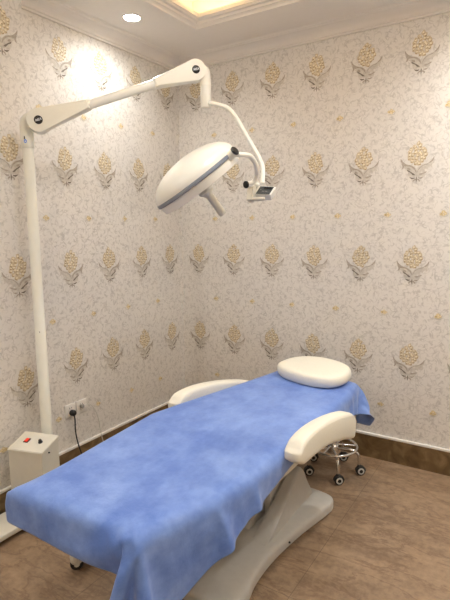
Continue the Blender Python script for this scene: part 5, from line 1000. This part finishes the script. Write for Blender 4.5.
# ------------------------------------------------------------------ sockets, plugs, cords on the left wall
def socket(y, z, label):
    o = empty('wall_socket', (0, y, z), label, 'wall socket', 'white wall sockets on the left wall')
    b = bmesh.new(); box(b, (.0, y-.043, z-.043), (.009, y+.043, z+.043), bevel=.003); link('socket_plate', b, M['white'], o, True)
    b = bmesh.new()
    for (dy, dz, rot_) in ((-.008,.018,0), (.008,.018,0), (-.010,-.016,.6), (.010,-.016,-.6), (0,-.004,0)):
        Mq = Matrix(((0,0,1,.0088),(math.cos(rot_),-math.sin(rot_),0,y+dy),(math.sin(rot_),math.cos(rot_),0,z+dz),(0,0,0,1)))
        prism(b, [(-.0014,-.0042),(.0014,-.0042),(.0014,.0042),(-.0014,.0042)], 0, .0007, 0, Mq)
    link('socket_holes', b, M['dark'], o)
    return o
socket(-1.245, .428, 'white wall socket holding a thick black plug, left of the two')
socket(-1.153, .428, 'white wall socket holding a small grey plug, right of the two')
cd1 = empty('power_cord', (.01, -1.240, .41), 'thick black power cord hanging from the left wall socket to the floor', 'power cord')
bm = bmesh.new(); lathe(bm, (.0092,-1.240,.413), (1,0,0), [(.018,0), (.020,.006), (.019,.028), (.012,.036), (0,.037)], 24); link('plug', bm, M['rubber'], cd1, True)
bm = bmesh.new(); tube(bm, [V(p) for p in spline([(.032,-1.240,.405), (.038,-1.238,.37), (.034,-1.236,.30), (.034,-1.226,.22), (.045,-1.205,.12), (.075,-1.18,.03), (.14,-1.20,.006), (.25,-1.35,.006), (.34,-1.50,.006), (.40,-1.54,.006)], 6, False)], .0045, 10)
link('cord', bm, M['rubber'], cd1, True)
cd2_ = empty('power_cord', (.01, -1.16, .43), 'thin pale grey cord curving down from the right wall socket behind the bed', 'power cord')
bm = bmesh.new(); box(bm, (.0092,-1.172,.423), (.034,-1.148,.446), bevel=.005); link('plug', bm, M['greyplastic'], cd2_, True)
bm = bmesh.new(); tube(bm, [V(p) for p in spline([(.030,-1.160,.434), (.034,-1.135,.437), (.034,-1.095,.425), (.032,-1.055,.37), (.031,-1.030,.30), (.030,-1.018,.22), (.035,-1.00,.12), (.07,-.99,.03), (.15,-1.0,.006), (.45,-1.05,.005), (.8,-1.1,.005)], 6, False)], .0028, 8)
link('cord', bm, M['rim'], cd2_, True)

# ------------------------------------------------------------------ world, camera, view
w = bpy.data.worlds.new('world'); SC.world = w; w.use_nodes = True
w.node_tree.nodes['Background'].inputs['Color'].default_value = (.03, .027, .024, 1)
w.node_tree.nodes['Background'].inputs['Strength'].default_value = .3
cam = bpy.data.cameras.new('camera'); co = bpy.data.objects.new('camera', cam); COL.objects.link(co)
cam.sensor_fit = 'VERTICAL'; cam.sensor_height = 36; cam.lens = 494.0897*36/600; cam.clip_start = .01
Fv, Rv, Uv = V((-.53445049,.83258288,-.14549371)), V((.84236609,.53879147,-.01109611)), V((-.06915234,.12848929,.98929695))
co.matrix_world = Matrix(((Rv.x,Uv.x,-Fv.x,2.54817294),(Rv.y,Uv.y,-Fv.y,-3.30863858),(Rv.z,Uv.z,-Fv.z,1.60793262),(0,0,0,1)))
SC.camera = co
vs_ = SC.view_settings; vs_.view_transform = 'Standard'; vs_.look = 'None'; vs_.gamma = 1; vs_.use_curve_mapping = False
vs_.exposure = 0.72
SC.cycles.max_bounces = 10; SC.cycles.diffuse_bounces = 6
SC.cycles.caustics_reflective = False; SC.cycles.caustics_refractive = False
